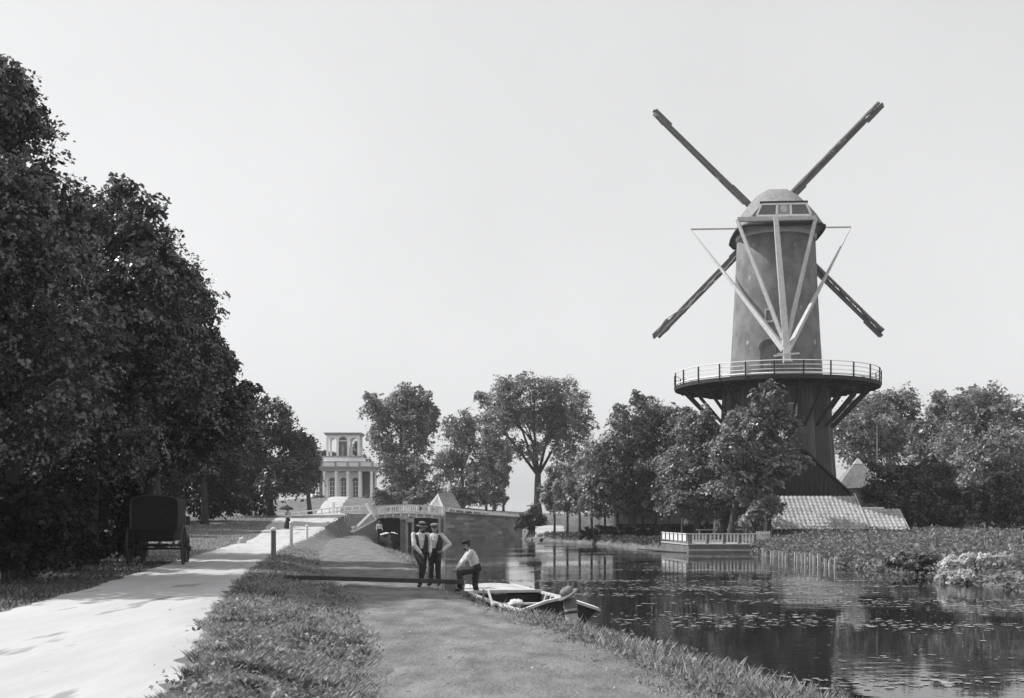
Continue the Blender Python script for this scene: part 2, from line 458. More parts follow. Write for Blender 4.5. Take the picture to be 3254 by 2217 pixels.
def crown_mesh(name, blobs, n, size, mat, seed, density=1.0, clump=0.42, inner=0.22, droop=0.0):
    """blobs: (centre, (rx,ry,rz)); leaves gather in clumps over each lobe"""
    rg = np.random.default_rng(seed)
    bb = []
    for b in blobs:                                # each lobe breaks up into smaller boughs
        c0, r0 = np.array(tuple(b[0])), np.array(b[1], float)
        bb.append((c0, r0 * .86, r0.mean()))
        for _ in range(7):
            dv = rg.normal(size=3); dv /= np.linalg.norm(dv)
            if dv[2] < -.6: dv[2] *= -.5
            k = .26 + .26 * rg.random()
            bb.append((c0 + dv * r0 * (1.0 - k * .35), r0 * k, r0.mean()))
    C = np.array([b[0] for b in bb]); RR = np.array([b[1] for b in bb]); PR = np.array([b[2] for b in bb]); blobs = bb
    w = (RR[:, 0] * RR[:, 2]) ** 1.0; w /= w.sum()
    per_clump = 24
    nc = max(8, int(n * (1 - inner) / per_clump))
    bi = rg.choice(len(blobs), nc, p=w)
    d = unit(rg.normal(size=(nc, 3)))
    d[:, 2] = np.where(d[:, 2] < -0.5, d[:, 2] * 0.5, d[:, 2]); d = unit(d)
    rad = 0.50 + 0.58 * rg.random(nc) ** 0.85 + 0.25 * (rg.random(nc) < .08)
    cc = C[bi] + d * RR[bi] * rad[:, None]
    cr = clump * PR[bi] * .62 * (0.3 + 1.0 * rg.random(nc) ** 1.5)
    # sprays: flattened fans of leaves that share a tilt
    nc_n = unit(d * .55 + np.array([0, 0, .62]) + rg.normal(size=(nc, 3)) * .34)
    k = rg.poisson(per_clump * (0.5 + cr / cr.mean() * .5))
    ci = np.repeat(np.arange(nc), k); m = len(ci)
    ta = unit(np.cross(nc_n, rg.normal(size=(nc, 3)))); tb = np.cross(nc_n, ta)
    o1, o2, o3 = rg.normal(size=m) * .62, rg.normal(size=m) * .5, rg.normal(size=m) * .13
    pos = cc[ci] + (ta[ci] * o1[:, None] + tb[ci] * o2[:, None] + nc_n[ci] * o3[:, None]) * cr[ci][:, None]
    pos[:, 2] -= (droop + .22) * (o1 ** 2 + o2 ** 2) * cr[ci]
    nrm = unit(nc_n[ci] + rg.normal(size=(m, 3)) * 0.34)
    L = size * (0.45 + 1.0 * rg.random(m)); W = L * (0.45 + .35 * rg.random(m))
    v1 = leaf_quads(pos, nrm, L, W, rg)
    tone1 = (rg.random(nc) ** 2.4)[ci]  # few bright, many dark sprays: sunlit flecks against shade, as leaf colour
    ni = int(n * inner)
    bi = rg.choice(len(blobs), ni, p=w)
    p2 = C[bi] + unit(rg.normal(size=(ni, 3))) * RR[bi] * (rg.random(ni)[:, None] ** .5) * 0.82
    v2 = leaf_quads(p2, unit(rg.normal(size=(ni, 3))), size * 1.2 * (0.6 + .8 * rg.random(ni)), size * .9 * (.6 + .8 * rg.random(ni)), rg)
    return fast_mesh(name, np.concatenate([v1, v2]), 4, mat, np.concatenate([tone1, rg.random(ni) * .25]))  # inner leaves toned dark, in place of shade inside the crown

def tree(name, label, base, blobs, n, size, leaf, r0, seed, bark='bark', group=None, cat='tree', limbs=True, lean=0.0, fork=0.45, **kw):
    """base: spot on the ground; blobs in world metres. tree > trunk, crown"""
    base = Vector(base); root = empty(name, base)
    tag(root, label, cat, group)
    rg = random.Random(seed)
    cen = [Vector(b[0]) for b in blobs]
    low = min(c.z - b[1][2] for c, b in zip(cen, blobs)); top = max(c.z + b[1][2] * .6 for c, b in zip(cen, blobs))
    mid = sum(cen, Vector()) / len(cen)
    fz = base.z + (top - base.z) * fork
    fp = Vector((base.x * .65 + mid.x * .35, base.y * .65 + mid.y * .35, fz))
    mb = MB()
    q = []
    for i in range(5):
        t = i / 4
        p = base.lerp(fp, t) + Vector((rg.uniform(-.12, .12), rg.uniform(-.12, .12), 0)) * r0 * 2 * t
        q.append(p - base)
    q[0].z -= 0.25
    mb.tube(q, [r0 * 1.45, r0 * 1.02, r0 * .92, r0 * .84, r0 * .74], 9)
    if limbs:
        for c, b in list(zip(cen, blobs))[:7]:
            e = c + Vector((0, 0, b[1][2] * .2))
            mi = fp.lerp(e, .5) + Vector((rg.uniform(-.5, .5), rg.uniform(-.5, .5), rg.uniform(-.2, .4))) * b[1][0] * .25
            rr = r0 * min(.62, .25 + .09 * b[1][0])
            mb.tube([q[-1] - Vector((0, 0, r0)), mi - base, e - base], [rr, rr * .6, rr * .15], 6)
            for _ in range(3):
                t2 = Vector((rg.uniform(-.6, .6) * b[1][0], rg.uniform(-.6, .6) * b[1][1], rg.uniform(-.3, .5) * b[1][2]))
                mb.tube([mi - base, (mi + (c + t2)) * .5 - base + Vector((0, 0, .1)), c + t2 - base], [rr * .5, rr * .3, rr * .06], 5)
    mb.build('trunk', mt[bark], root, smooth=True)
    bl = [(Vector(b[0]) - base, b[1]) for b in blobs]
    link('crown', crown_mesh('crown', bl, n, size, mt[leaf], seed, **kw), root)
    return root

def lobes(y, lst, dep=1.0, spread=0.0, seed=1):
    """lobes seen at (column, row, half width, half height) at a depth of about y metres"""
    rg = random.Random(seed); out = []
    for u, v, a, b in lst:
        yy = y + rg.uniform(-1, 1) * spread
        p = P(u, v, yy)
        ra, rb = a / F * yy, b / F * yy
        out.append((p, (ra, (ra + rb) / 2 * dep, rb)))
    return out

def foot(u, y):
    x = (u - CENTRE) / F * y
    return (x, y, float(height(x, y)))

# the great dark trees along the road
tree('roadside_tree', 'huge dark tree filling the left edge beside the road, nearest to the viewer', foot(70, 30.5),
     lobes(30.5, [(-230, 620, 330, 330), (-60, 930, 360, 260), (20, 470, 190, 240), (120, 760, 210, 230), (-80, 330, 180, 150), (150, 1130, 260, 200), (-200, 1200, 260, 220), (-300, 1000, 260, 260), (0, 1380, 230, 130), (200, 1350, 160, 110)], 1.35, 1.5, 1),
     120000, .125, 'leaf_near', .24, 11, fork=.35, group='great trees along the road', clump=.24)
tree('roadside_tree', 'tall dark roadside tree with bright leaf clusters toned as sunlit, between the nearest tree and the carriage', foot(285, 39.5),
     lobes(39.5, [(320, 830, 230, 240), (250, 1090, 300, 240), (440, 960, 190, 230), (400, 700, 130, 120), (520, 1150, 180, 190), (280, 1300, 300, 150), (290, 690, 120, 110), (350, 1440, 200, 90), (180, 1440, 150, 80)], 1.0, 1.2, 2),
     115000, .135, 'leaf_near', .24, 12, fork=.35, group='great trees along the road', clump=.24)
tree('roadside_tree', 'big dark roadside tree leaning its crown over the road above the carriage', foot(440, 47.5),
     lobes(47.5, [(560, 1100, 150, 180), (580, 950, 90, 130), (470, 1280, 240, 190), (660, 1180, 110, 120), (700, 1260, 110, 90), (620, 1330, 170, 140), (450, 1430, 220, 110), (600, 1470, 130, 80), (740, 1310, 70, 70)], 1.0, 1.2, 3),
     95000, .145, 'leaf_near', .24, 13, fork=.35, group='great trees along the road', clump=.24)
# more of the wood reaching out of view; its shade lies on the grass left of the road
for i, (x, y, lb) in enumerate(((-27, 40, 'dark wood tree at the left edge, deep behind the nearest roadside tree'), (-23.5, 50, 'dark wood tree between the nearest and the second roadside tree'), (-28, 57, 'dark wood tree far behind the second roadside tree'))):
    c = Vector((x, y, 9)); 
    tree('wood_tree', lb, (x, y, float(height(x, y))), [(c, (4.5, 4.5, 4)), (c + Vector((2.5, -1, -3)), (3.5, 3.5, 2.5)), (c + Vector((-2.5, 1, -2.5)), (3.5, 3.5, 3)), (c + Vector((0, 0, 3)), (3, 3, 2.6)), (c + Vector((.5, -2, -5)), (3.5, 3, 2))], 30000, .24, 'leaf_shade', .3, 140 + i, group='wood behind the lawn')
for i, (u, y, v, rx, rz, lb) in enumerate(((15, 28.6, 1660, 230, 130, 'dark undergrowth bush at the lower left edge below the nearest tree'), (140, 35.5, 1600, 170, 170, 'dark undergrowth bush left of the sunlit gap beside the carriage'), (262, 42, 1610, 90, 150, 'small dark bush bordering the sunlit gap beside the carriage'), (400, 45.5, 1640, 40, 110, 'narrow dark bush touching the left side of the carriage'))):
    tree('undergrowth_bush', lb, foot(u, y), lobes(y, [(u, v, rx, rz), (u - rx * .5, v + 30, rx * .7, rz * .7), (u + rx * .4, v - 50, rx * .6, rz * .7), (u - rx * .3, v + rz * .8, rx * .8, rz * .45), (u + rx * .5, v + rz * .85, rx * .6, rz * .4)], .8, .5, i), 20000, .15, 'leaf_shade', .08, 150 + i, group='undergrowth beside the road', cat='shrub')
# the wood goes on beyond the left edge: one mass, seen only by its shade
wb = [(Vector((x, y, z)), (4.2, 4.0, 3.6)) for x, y, z in ((-17, 27.2, 9), (-18.5, 25.5, 6.5), (-25, 28, 8), (-27, 33, 9), (-31, 26, 9), (-24, 31, 4.5), (-29, 38, 10), (-34, 34, 9))]
wd_ = link('wood', crown_mesh('wood', wb, 26000, .34, mt['leaf_shade'], 199)); tag(wd_, 'dark mass of wood continuing past the left edge', 'wood', kind='stuff')
# the wood behind them
dk = [(-60, 66, [(-60, 1380, 150, 160), (40, 1300, 140, 150), (-120, 1250, 160, 160)], 'dark tree low behind the nearest roadside tree at the left edge'),
      (170, 88, [(170, 1430, 120, 130), (90, 1360, 110, 130), (240, 1350, 110, 120)], 'dark wood tree left of the carriage, behind the roadside trees'),
      (330, 96, [(330, 1430, 110, 120), (400, 1350, 110, 120), (280, 1330, 100, 110)], 'dark wood tree rising directly behind the carriage hood'),
      (500, 100, [(500, 1440, 110, 110), (560, 1360, 100, 110), (450, 1340, 90, 100)], 'dark wood tree just right of the carriage, behind the lawn'),
      (650, 104, [(650, 1450, 100, 100), (700, 1370, 100, 100), (600, 1370, 90, 100)], 'dark wood tree above the left end of the white road fence')]
for i, (u, y, b, lb) in enumerate(dk):
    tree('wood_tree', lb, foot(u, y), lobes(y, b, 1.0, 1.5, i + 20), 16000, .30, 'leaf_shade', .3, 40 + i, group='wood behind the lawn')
for i, (u, y, rx, lb) in enumerate([(60, 84, 150, 'dark undergrowth shrub at the far left under the trees'), (290, 98, 130, 'dark undergrowth shrub seen left of the carriage'),
                                (470, 104, 120, 'dark undergrowth shrub seen behind the carriage'), (640, 108, 120, 'dark undergrowth shrub beyond the sunlit lawn'),
                                (790, 128, 90, 'dark undergrowth shrub at the left end of the white fence')]):
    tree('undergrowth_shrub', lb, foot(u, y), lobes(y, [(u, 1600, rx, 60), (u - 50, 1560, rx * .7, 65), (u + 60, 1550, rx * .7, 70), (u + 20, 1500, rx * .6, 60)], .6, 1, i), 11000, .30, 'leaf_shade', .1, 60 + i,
         group='undergrowth of the wood', cat='shrub')
tree('rounded_tree', 'grey green tree right of the great roadside trees, left of the pavilion', foot(860, 118),
     lobes(118, [(850, 1370, 95, 90), (780, 1440, 80, 100), (930, 1430, 75, 85), (870, 1510, 130, 80), (740, 1530, 80, 70), (840, 1300, 40, 40)], 1.0, 2, 4), 26000, .30, 'leaf_dark', .35, 71)
tree('rounded_tree', 'smaller dark tree touching the left side of the pavilion', foot(985, 150),
     lobes(150, [(968, 1450, 38, 70), (978, 1520, 34, 60), (930, 1520, 60, 70), (955, 1400, 24, 35)], 1.0, 2, 5), 12000, .34, 'leaf_dark', .3, 72)
tree('back_tree', 'distant tree low behind the open upper storey of the pavilion', foot(1080, 235),
     lobes(235, [(1060, 1470, 50, 50), (1120, 1460, 50, 60), (1000, 1480, 60, 50)], 1.0, 2, 6), 6000, .5, 'leaf_dark', .3, 73)
tree('tall_tree', 'tall broad grey tree right of the pavilion', foot(1265, 170),
     lobes(170, [(1262, 1310, 88, 85), (1215, 1390, 40, 80), (1310, 1400, 80, 95), (1275, 1490, 85, 85), (1290, 1560, 90, 50), (1375, 1330, 24, 55), (1180, 1275, 32, 36), (1340, 1270, 42, 46), (1230, 1580, 50, 34), (1350, 1580, 50, 34)], 1.0, 3, 7),
     34000, .36, 'leaf_mid', .5, 74)
tree('slender_tree', 'pale slender tree between the two tall trees behind the bridge', foot(1470, 182),
     lobes(182, [(1470, 1390, 52, 75), (1440, 1490, 62, 80), (1525, 1480, 45, 75), (1425, 1350, 24, 36), (1500, 1570, 70, 40), (1430, 1580, 45, 35)], 1.0, 3, 8), 20000, .36, 'leaf_mid', .28, 75)
for i, u in enumerate((1545, 1572, 1600)):
    tree('thin_tree', ('leftmost', 'middle', 'rightmost')[i] + ' of three thin bare-stemmed trees over the quay wall railing', foot(u, 176 + i * 3),
         lobes(176 + i * 3, [(u, 1470, 32, 60), (u + 8 - i * 8, 1400 + i * 12, 26, 45), (u - 6, 1530, 26, 40)], 1.0, 1, i), 3600, .4, 'leaf_mid', .16, 90 + i, group='thin trees over the quay wall', fork=.6)
tree('forked_tree', 'tallest airy tree with a dark forked trunk and sky showing through its crown', foot(1708, 150),
     lobes(150, [(1600, 1265, 70, 60), (1680, 1235, 75, 45), (1770, 1245, 70, 50), (1835, 1300, 50, 60), (1580, 1350, 55, 60), (1670, 1330, 60, 60), (1750, 1350, 55, 60), (1840, 1390, 45, 55), (1540, 1275, 32, 36), (1640, 1430, 45, 45), (1790, 1440, 45, 40), (1700, 1440, 30, 50), (1610, 1310, 60, 60), (1720, 1290, 70, 60), (1800, 1340, 50, 60), (1880, 1340, 26, 40), (1560, 1420, 34, 40), (1600, 1480, 30, 34), (1800, 1510, 50, 40), (1850, 1460, 34, 40), (1770, 1400, 50, 50)], 1.0, 3, 9),
     52000, .26, 'leaf_mid', .5, 76, fork=.32, inner=.10, clump=.5)
tree('waterside_shrub', 'dark rounded shrub against the right end of the bridge quay wall', foot(1692, 124.5),
     lobes(124.5, [(1690, 1650, 42, 38), (1665, 1665, 28, 26), (1715, 1662, 26, 30)], .8, .5, 1), 4200, .26, 'leaf_dark', .08, 77, cat='shrub')
for i, (u, y, rx, lb) in enumerate(((1236, 158, 46, 'leafy shrub behind the left half of the bridge railing'), (1330, 160, 44, 'leafy shrub behind the bridge railing, left of the boarded shed'), (1490, 166, 44, 'leafy shrub just right of the boarded shed'), (1566, 168, 44, 'leafy shrub among the thin stemmed trees over the quay wall'), (1760, 134, 40, 'leafy shrub right of the forked tree trunk'))):
    tree('park_shrub', lb, foot(u, y), lobes(y, [(u, 1590, rx, 26), (u - rx * .5, 1575, rx * .6, 26), (u + rx * .5, 1570, rx * .6, 30)], .8, .6, i), 5200, .3, 'leaf_mid', .08, 180 + i, cat='shrub', group='shrubs behind the bridge')
# trees of the tea garden
pale = [(1762, 'leftmost of the pale young trees in the garden row'), (1803, 'second pale young tree of the garden row from the left'),
        (1842, 'third pale young tree of the garden row from the left'), (1880, 'fourth pale young tree of the garden row from the left'),
        (1922, 'fifth pale young tree of the garden row from the left'), (1962, 'rightmost pale young tree of the garden row, by the big trees')]
for i, (u, lb) in enumerate(pale):
    y = 116 - i * 2.6
    tree('young_tree', lb, foot(u, y), lobes(y, [(u, 1605 - i * 4, 42, 42), (u + 14, 1545 - i * 14, 40, 48), (u - 14, 1570 - i * 10, 38, 42), (u + 4, 1500 - i * 18, 26, 34)], 1.0, 1, i), 7000, .22, 'leaf_light', .12, 100 + i,
         bark='bark', group='young trees of the garden row', fork=.5)
tree('garden_tree', 'big dark leafy tree left of the mill, highest over the terrace', foot(2010, 101),
     lobes(101, [(2060, 1330, 100, 70), (1975, 1400, 85, 80), (2130, 1400, 90, 90), (1930, 1490, 75, 90), (2030, 1490, 110, 90), (2100, 1560, 110, 70), (1990, 1590, 90, 55), (1960, 1330, 45, 45), (1890, 1560, 60, 60), (2030, 1275, 45, 30), (2090, 1460, 90, 80), (1900, 1620, 50, 40), (2050, 1620, 80, 40)], 1.0, 2, 10),
     48000, .22, 'leaf_mid', .32, 78)
tree('garden_tree', 'broad tree behind the white terrace fence, in front of the mill struts', foot(2215, 92),
     lobes(92, [(2200, 1400, 80, 80), (2160, 1500, 90, 90), (2260, 1470, 100, 90), (2200, 1590, 110, 60), (2280, 1570, 80, 70), (2170, 1330, 45, 40), (2230, 1360, 60, 60), (2130, 1600, 60, 50), (2240, 1630, 90, 36), (2300, 1390, 60, 50), (2270, 1420, 70, 60), (2320, 1570, 80, 60)], 1.0, 1.5, 11),
     40000, .21, 'leaf_mid', .28, 79)
tree('garden_tree', 'tree whose pointed top overlaps the mill gallery', foot(2318, 84.5),
     lobes(84, [(2440, 1285, 62, 62), (2380, 1360, 85, 80), (2470, 1370, 75, 75), (2320, 1440, 80, 85), (2430, 1460, 95, 70), (2370, 1540, 100, 60), (2440, 1222, 22, 22)], .8, 1.0, 12),
     30000, .21, 'leaf_mid', .26, 80, fork=.35)
tree('garden_tree', 'low light leafed tree spreading in front of the dark mill gable', foot(2440, 83),
     lobes(83, [(2500, 1480, 60, 32), (2445, 1520, 60, 38), (2545, 1470, 35, 24), (2400, 1580, 50, 40), (2440, 1610, 50, 40)], .8, .6, 13),
     9000, .24, 'leaf_light', .16, 81, fork=.4)
tree('garden_shrub', 'leafy light shrub at the right end of the terrace beside the picket gate', foot(2400, 82.2),
     lobes(82.2, [(2400, 1640, 44, 36), (2440, 1625, 34, 40), (2370, 1660, 30, 24)], .8, .3, 14), 4500, .22, 'leaf_light', .07, 82, cat='shrub')
for i, (u, y, lb) in enumerate(((1905, 104, 'dark clipped hedge bush left under the big garden tree'), (2010, 98, 'dark clipped hedge bush below the big garden tree trunk'), (2085, 92, 'dark clipped hedge bush against the left end of the terrace'))):
    tree('hedge_bush', lb, foot(u, y), lobes(y, [(u, 1692, 46, 22), (u - 35, 1696, 30, 18), (u + 35, 1694, 30, 20)], .5, .2, i), 4200, .2, 'leaf_shade', .06, 170 + i, cat='shrub', group='dark hedge of the garden', limbs=False)
# right of the mill
tree('far_tree', 'grey tree seen behind the right hand gallery struts of the mill', foot(2740, 132),
     lobes(132, [(2770, 1320, 95, 80), (2700, 1390, 75, 110), (2860, 1320, 70, 80), (2810, 1430, 110, 100), (2890, 1400, 60, 80)], 1.0, 2, 15), 26000, .31, 'leaf_mid', .4, 83)
tree('far_tree', 'grey tree in the dip right of the mill, left of the broad right edge tree', foot(2960, 122),
     lobes(122, [(2960, 1400, 70, 90), (3010, 1310, 70, 65), (2990, 1480, 90, 80)], 1.0, 2, 16), 18000, .30, 'leaf_mid', .35, 84)
tree('far_tree', 'broad pale tree at the right edge', foot(3180, 112),
     lobes(112, [(3110, 1290, 90, 70), (3200, 1300, 90, 80), (3060, 1400, 90, 90), (3170, 1430, 120, 100), (3120, 1540, 130, 90), (3250, 1500, 90, 120)], 1.0, 2, 17), 38000, .27, 'leaf_light', .42, 85)
tree('bushy_tree', 'dark bushy tree right of the tiled shed roof', foot(2890, 91),
     lobes(91, [(2870, 1580, 110, 80), (2950, 1520, 90, 75), (2830, 1530, 70, 60), (3000, 1610, 100, 70), (2900, 1640, 110, 50), (2790, 1570, 50, 45)], 1.0, 1.5, 18), 30000, .24, 'leaf_dark', .25, 86)
tree('bushy_tree', 'dark bushy tree low at the right edge behind the reeds', foot(3140, 88),
     lobes(88, [(3130, 1600, 90, 70), (3220, 1610, 90, 80), (3070, 1640, 70, 45), (3180, 1540, 60, 50)], 1.0, 1.5, 19), 20000, .24, 'leaf_dark', .22, 87)
tree('flowering_shrub', 'white blossoming shrub hanging over the water at the right edge', foot(3110, 43.5),
     lobes(43, [(3040, 1795, 55, 30), (3110, 1790, 60, 34), (3180, 1785, 50, 30), (3000, 1830, 36, 24), (3080, 1835, 60, 22)], .9, .5, 20), 7000, .13, 'leaf_pale', .06, 88, cat='shrub', limbs=True, droop=.4)
tree('waterside_shrub', 'dark shrub beside the white blossoming shrub at the water edge', foot(2940, 48.5),
     lobes(48.5, [(2930, 1790, 60, 40), (2860, 1780, 50, 36), (3190, 1830, 60, 40)], .9, .4, 21), 5200, .16, 'leaf_mid', .06, 89, cat='shrub')

# ------------------------------------------------------------------ grass, herbs, weed: nobody could count them
def blades(xy, h, w, lean, mat, name, label, cat, seed):
    rg = np.random.default_rng(seed); n = len(xy)
    z = height(xy[:, 0], xy[:, 1]) - 0.02
    a = rg.random(n) * 2 * math.pi
    side = np.stack([np.cos(a), np.sin(a), np.zeros(n)], 1) * w[:, None] * .5
    b = rg.random(n) * 2 * math.pi
    base = np.stack([xy[:, 0], xy[:, 1], z], 1)
    tip = base + np.stack([np.cos(b) * lean * h, np.sin(b) * lean * h, h], 1)
    mid = (base + tip) * .5 + np.array([0, 0, 1]) * (h * .12)[:, None]
    v = np.stack([base - side, base + side, mid + side * .7, tip], 1).reshape(-1, 3)
    v2 = np.stack([base - side, mid + side * .7, tip, mid - side * .7], 1)
    o = link(name, fast_mesh(name, v, 4, mat))
    return tag(o, label, cat, kind='stuff')

def scatter(lf, rf, y0, y1, n, seed, power=1.6):
    rg = np.random.default_rng(seed)
    t = rg.random(n); e = 1 - power
    y = (y0 ** e + t * (y1 ** e - y0 ** e)) ** (1 / e)
    return np.stack([lf(y) + (rf(y) - lf(y)) * rg.random(n), y], 1), rg
def noise2(x, y, s, seed):
    rg = np.random.default_rng(seed); out = 0
    for k in range(6):
        a, b, p = rg.normal(0, 1), rg.normal(0, 1), rg.random() * 7
        out = out + np.sin((a * x + b * y) / s + p)
    return out / 6
xy, rg = scatter(lambda y: road_r(y) - .12 + .22 * noise2(y, y * 0, .5, 61), lambda y: path_l(y) + .1 + .28 * noise2(y, y * 0, .45, 62), 9, 66, 150000, 5, 1.9)
nn = noise2(xy[:, 0], xy[:, 1], .35, 3)
keep = rg.random(len(xy)) < np.clip(.62 + nn * 1.5 + .5 * noise2(xy[:, 0], xy[:, 1], .12, 63), .12, 1); xy = xy[keep]; nn = nn[keep]
hh = (.02 + .075 * rg.random(len(xy)) ** 2) * (1 + .9 * nn)
blades(xy, hh, .006 + .006 * rg.random(len(xy)) + xy[:, 1] * .0003, 1.1, mt['grass'], 'verge_grass', 'rough sunlit grass on the verge between road and towpath', 'grass', 6)
xy, rg = scatter(road_r, path_l, 9, 60, 60000, 65, 1.8)
kk = noise2(xy[:, 0], xy[:, 1], .22, 66) + .3 * noise2(xy[:, 0], xy[:, 1], .07, 67) > .46; xy = xy[kk]
blades(xy, .04 + .12 * rg.random(len(xy)) ** 1.5, .008 + .008 * rg.random(len(xy)) + xy[:, 1] * .0003, .7, mt['grass_dark'], 'verge_tussocks', 'darker tussocks standing in the verge grass', 'grass', 68)
xy, rg = scatter(lambda y: path_r(y) - .15, lambda y: xL(y) + .12, 9, 70, 48000, 7, 1.7)
edge = np.clip((xy[:, 0] - path_r(xy[:, 1])) / 0.6, .25, 1)
hh = (.04 + .17 * rg.random(len(xy)) ** 2.2) * edge * (1 + .5 * noise2(xy[:, 0], xy[:, 1], .4, 8))
blades(xy, hh, .009 + .010 * rg.random(len(xy)) + xy[:, 1] * .0003, .7, mt['grass'], 'bank_grass', 'longer grass fringing the water along the towpath', 'grass', 8)
xy, rg = scatter(lambda y: road_l(y) - 26, lambda y: road_l(y) + .1, 43, 120, 50000, 9, 1.3)
blades(xy, .04 + .10 * rg.random(len(xy)), .014 + xy[:, 1] * .0006, .8, mt['grass'], 'lawn_grass', 'sunlit meadow grass left of the road behind the carriage', 'grass', 10)
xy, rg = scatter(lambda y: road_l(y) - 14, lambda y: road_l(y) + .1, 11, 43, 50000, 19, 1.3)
blades(xy, .05 + .12 * rg.random(len(xy)), .012 + xy[:, 1] * .0006, .8, mt['grass_dark'], 'shade_toned_grass', 'grass coloured dark for the tree shade left of the road', 'grass', 20)  # darker blade colour stands for the tree shade on this side
xy, rg = scatter(lambda y: path_l(y) - .2, lambda y: path_r(y) + .2, 9, 70, 2600, 15, 1.6)
kk = (np.abs(xy[:, 0] - path_l(xy[:, 1])) < .5) | (np.abs(xy[:, 0] - path_r(xy[:, 1])) < .5) | (rg.random(len(xy)) < .06); xy = xy[kk]
blades(xy, .03 + .05 * rg.random(len(xy)), np.full(len(xy), .014), .9, mt['grass'], 'path_edge_grass', 'sparse short grass creeping in from the towpath edges', 'grass', 16)
# broad-leaved weeds among the grass
xy1, rg = scatter(lambda y: road_r(y) + .1, lambda y: path_l(y) - .05, 10, 50, 420, 51, 1.7)
xy2, _ = scatter(lambda y: path_r(y) + .15, lambda y: xL(y) - .1, 10, 50, 330, 52, 1.7)
xy = np.concatenate([xy1, xy2]); k = 16
c = np.repeat(np.stack([xy[:, 0], xy[:, 1], height(xy[:, 0], xy[:, 1])], 1), k, 0); m = len(c)
sp = np.repeat(.04 + .17 * rg.random(len(xy)) ** 2, k)
c[:, 0] += rg.normal(size=m) * sp; c[:, 1] += rg.normal(size=m) * sp; c[:, 2] += .01 + sp * 1.1 * rg.random(m)
lv = leaf_quads(c, unit(rg.normal(size=(m, 3)) * .55 + np.array([0, 0, .75])), .035 + .06 * rg.random(m), .02 + .035 * rg.random(m), rg)
tag(link('verge_weeds', fast_mesh('verge_weeds', lv, 4, mt['herb'])), 'low broad leaved weeds scattered through the verge and bank grass', 'weeds', kind='stuff')
# tall seed stems
xy, rg = scatter(lambda y: path_r(y) + .3, lambda y: xL(y) + .05, 11, 40, 320, 53, 1.5)
blades(xy, .12 + .2 * rg.random(len(xy)), np.full(len(xy), .006), .6, mt['grass'], 'seed_stems', 'thin tall grass stems along the water edge', 'grass', 54)
# herbs on the right bank
rg = np.random.default_rng(21)
n = 5200
hy = 32 + 54 * rg.random(n) ** .9
hx = xR(np.minimum(hy, 77.3)) + rg.random(n) ** 1.25 * 15 - .1
hh = (.2 + .5 * rg.random(n) ** 1.5) * (1 + .6 * noise2(hx, hy, 1.1, 77)) * np.clip(.55 + (hx - xR(np.minimum(hy, 77.3))) * .25, .55, 1.15)
k = 15
c = np.repeat(np.stack([hx, hy, height(hx, hy)], 1), k, 0)
H = np.repeat(hh, k); m = len(c)
c = c + rg.normal(size=(m, 3)) * np.array([.22, .22, 0]); c[:, 2] += H * rg.random(m) ** .7
lv = leaf_quads(c, unit(rg.normal(size=(m, 3)) * .6 + np.array([0, 0, .7])), .1 + .16 * rg.random(m), .06 + .1 * rg.random(m), rg)
tag(link('bank_herbs', fast_mesh('bank_herbs', lv, 4, mt['herb'])), 'rank herbs and reeds covering the right hand bank', 'herbs', kind='stuff')
n = 900
hy = 79 + 45 * rg.random(n); hx = xR(hy) + rg.random(n) * 2.2 + .1
c = np.repeat(np.stack([hx, hy, height(hx, hy)], 1), 14, 0); m = len(c)
c = c + rg.normal(size=(m, 3)) * np.array([.2, .2, 0]); c[:, 2] += .35 * rg.random(m)
ok = ~((c[:, 1] < 86.5) & (c[:, 0] > 11))
lv = leaf_quads(c[ok], unit(rg.normal(size=(ok.sum(), 3)) * .6 + np.array([0, 0, .7])), .1 + .16 * rg.random(ok.sum()), .06 + .1 * rg.random(ok.sum()), rg)
tag(link('garden_bank_herbs', fast_mesh('garden_bank_herbs', lv, 4, mt['grass_dark'])), 'low weeds along the garden bank beyond the terrace', 'herbs', kind='stuff')
# floating weed
rg = np.random.default_rng(31)
pts = []
for _ in range(300):
    y = 17 + 62 * rg.random() ** 1.3
    a, b = float(xL(y)) + .5, float(xR(y)) - .3
    x = a + (b - a) * rg.random() ** .6
    if noise2(x, y * 1.6, 2.6, 9) < .0 and rg.random() < .9: continue
    s = .2 + 1.3 * rg.random() ** 2.5; k = int((25 + 190 * rg.random()) * s)
    q = np.stack([x + rg.normal(0, s * 1.7, k), y + rg.normal(0, s * .45, k)], 1)
    pts.append(q)
for _ in range(260):
    y = 17 + 50 * rg.random(); a, b = float(xL(y)) + .5, float(xR(y)) - .3
    pts.append(np.array([[a + (b - a) * rg.random(), y]]))
pts = np.concatenate(pts)
pts = pts[(pts[:, 0] > xL(pts[:, 1]) + .25) & (pts[:, 0] < xR(pts[:, 1]) - .1)]
bx, by = pts[:, 0], pts[:, 1]
pts = pts[~((bx > -2.2) & (bx < 2.4) & (by < 35) & (by > 24) & (bx < 2.9 - (by - 24) * .22))]
m = len(pts); a0 = rg.random(m) * 6.28; rr = .014 + .085 * rg.random(m) ** 3.5
vv = np.stack([np.stack([pts[:, 0] + rr * np.cos(a0 + j * 1.0472) * (1 + .3 * math.sin(j * 2.1)), pts[:, 1] + rr * np.sin(a0 + j * 1.0472), np.full(m, WATER + .006) + rg.random(m) * .006], 1) for j in range(6)], 1).reshape(-1, 3)
tag(link('floating_weed', fast_mesh('floating_weed', vv, 6, mt['weed'])), 'scattered duckweed and lily leaves floating on the canal', 'water weed', kind='stuff')
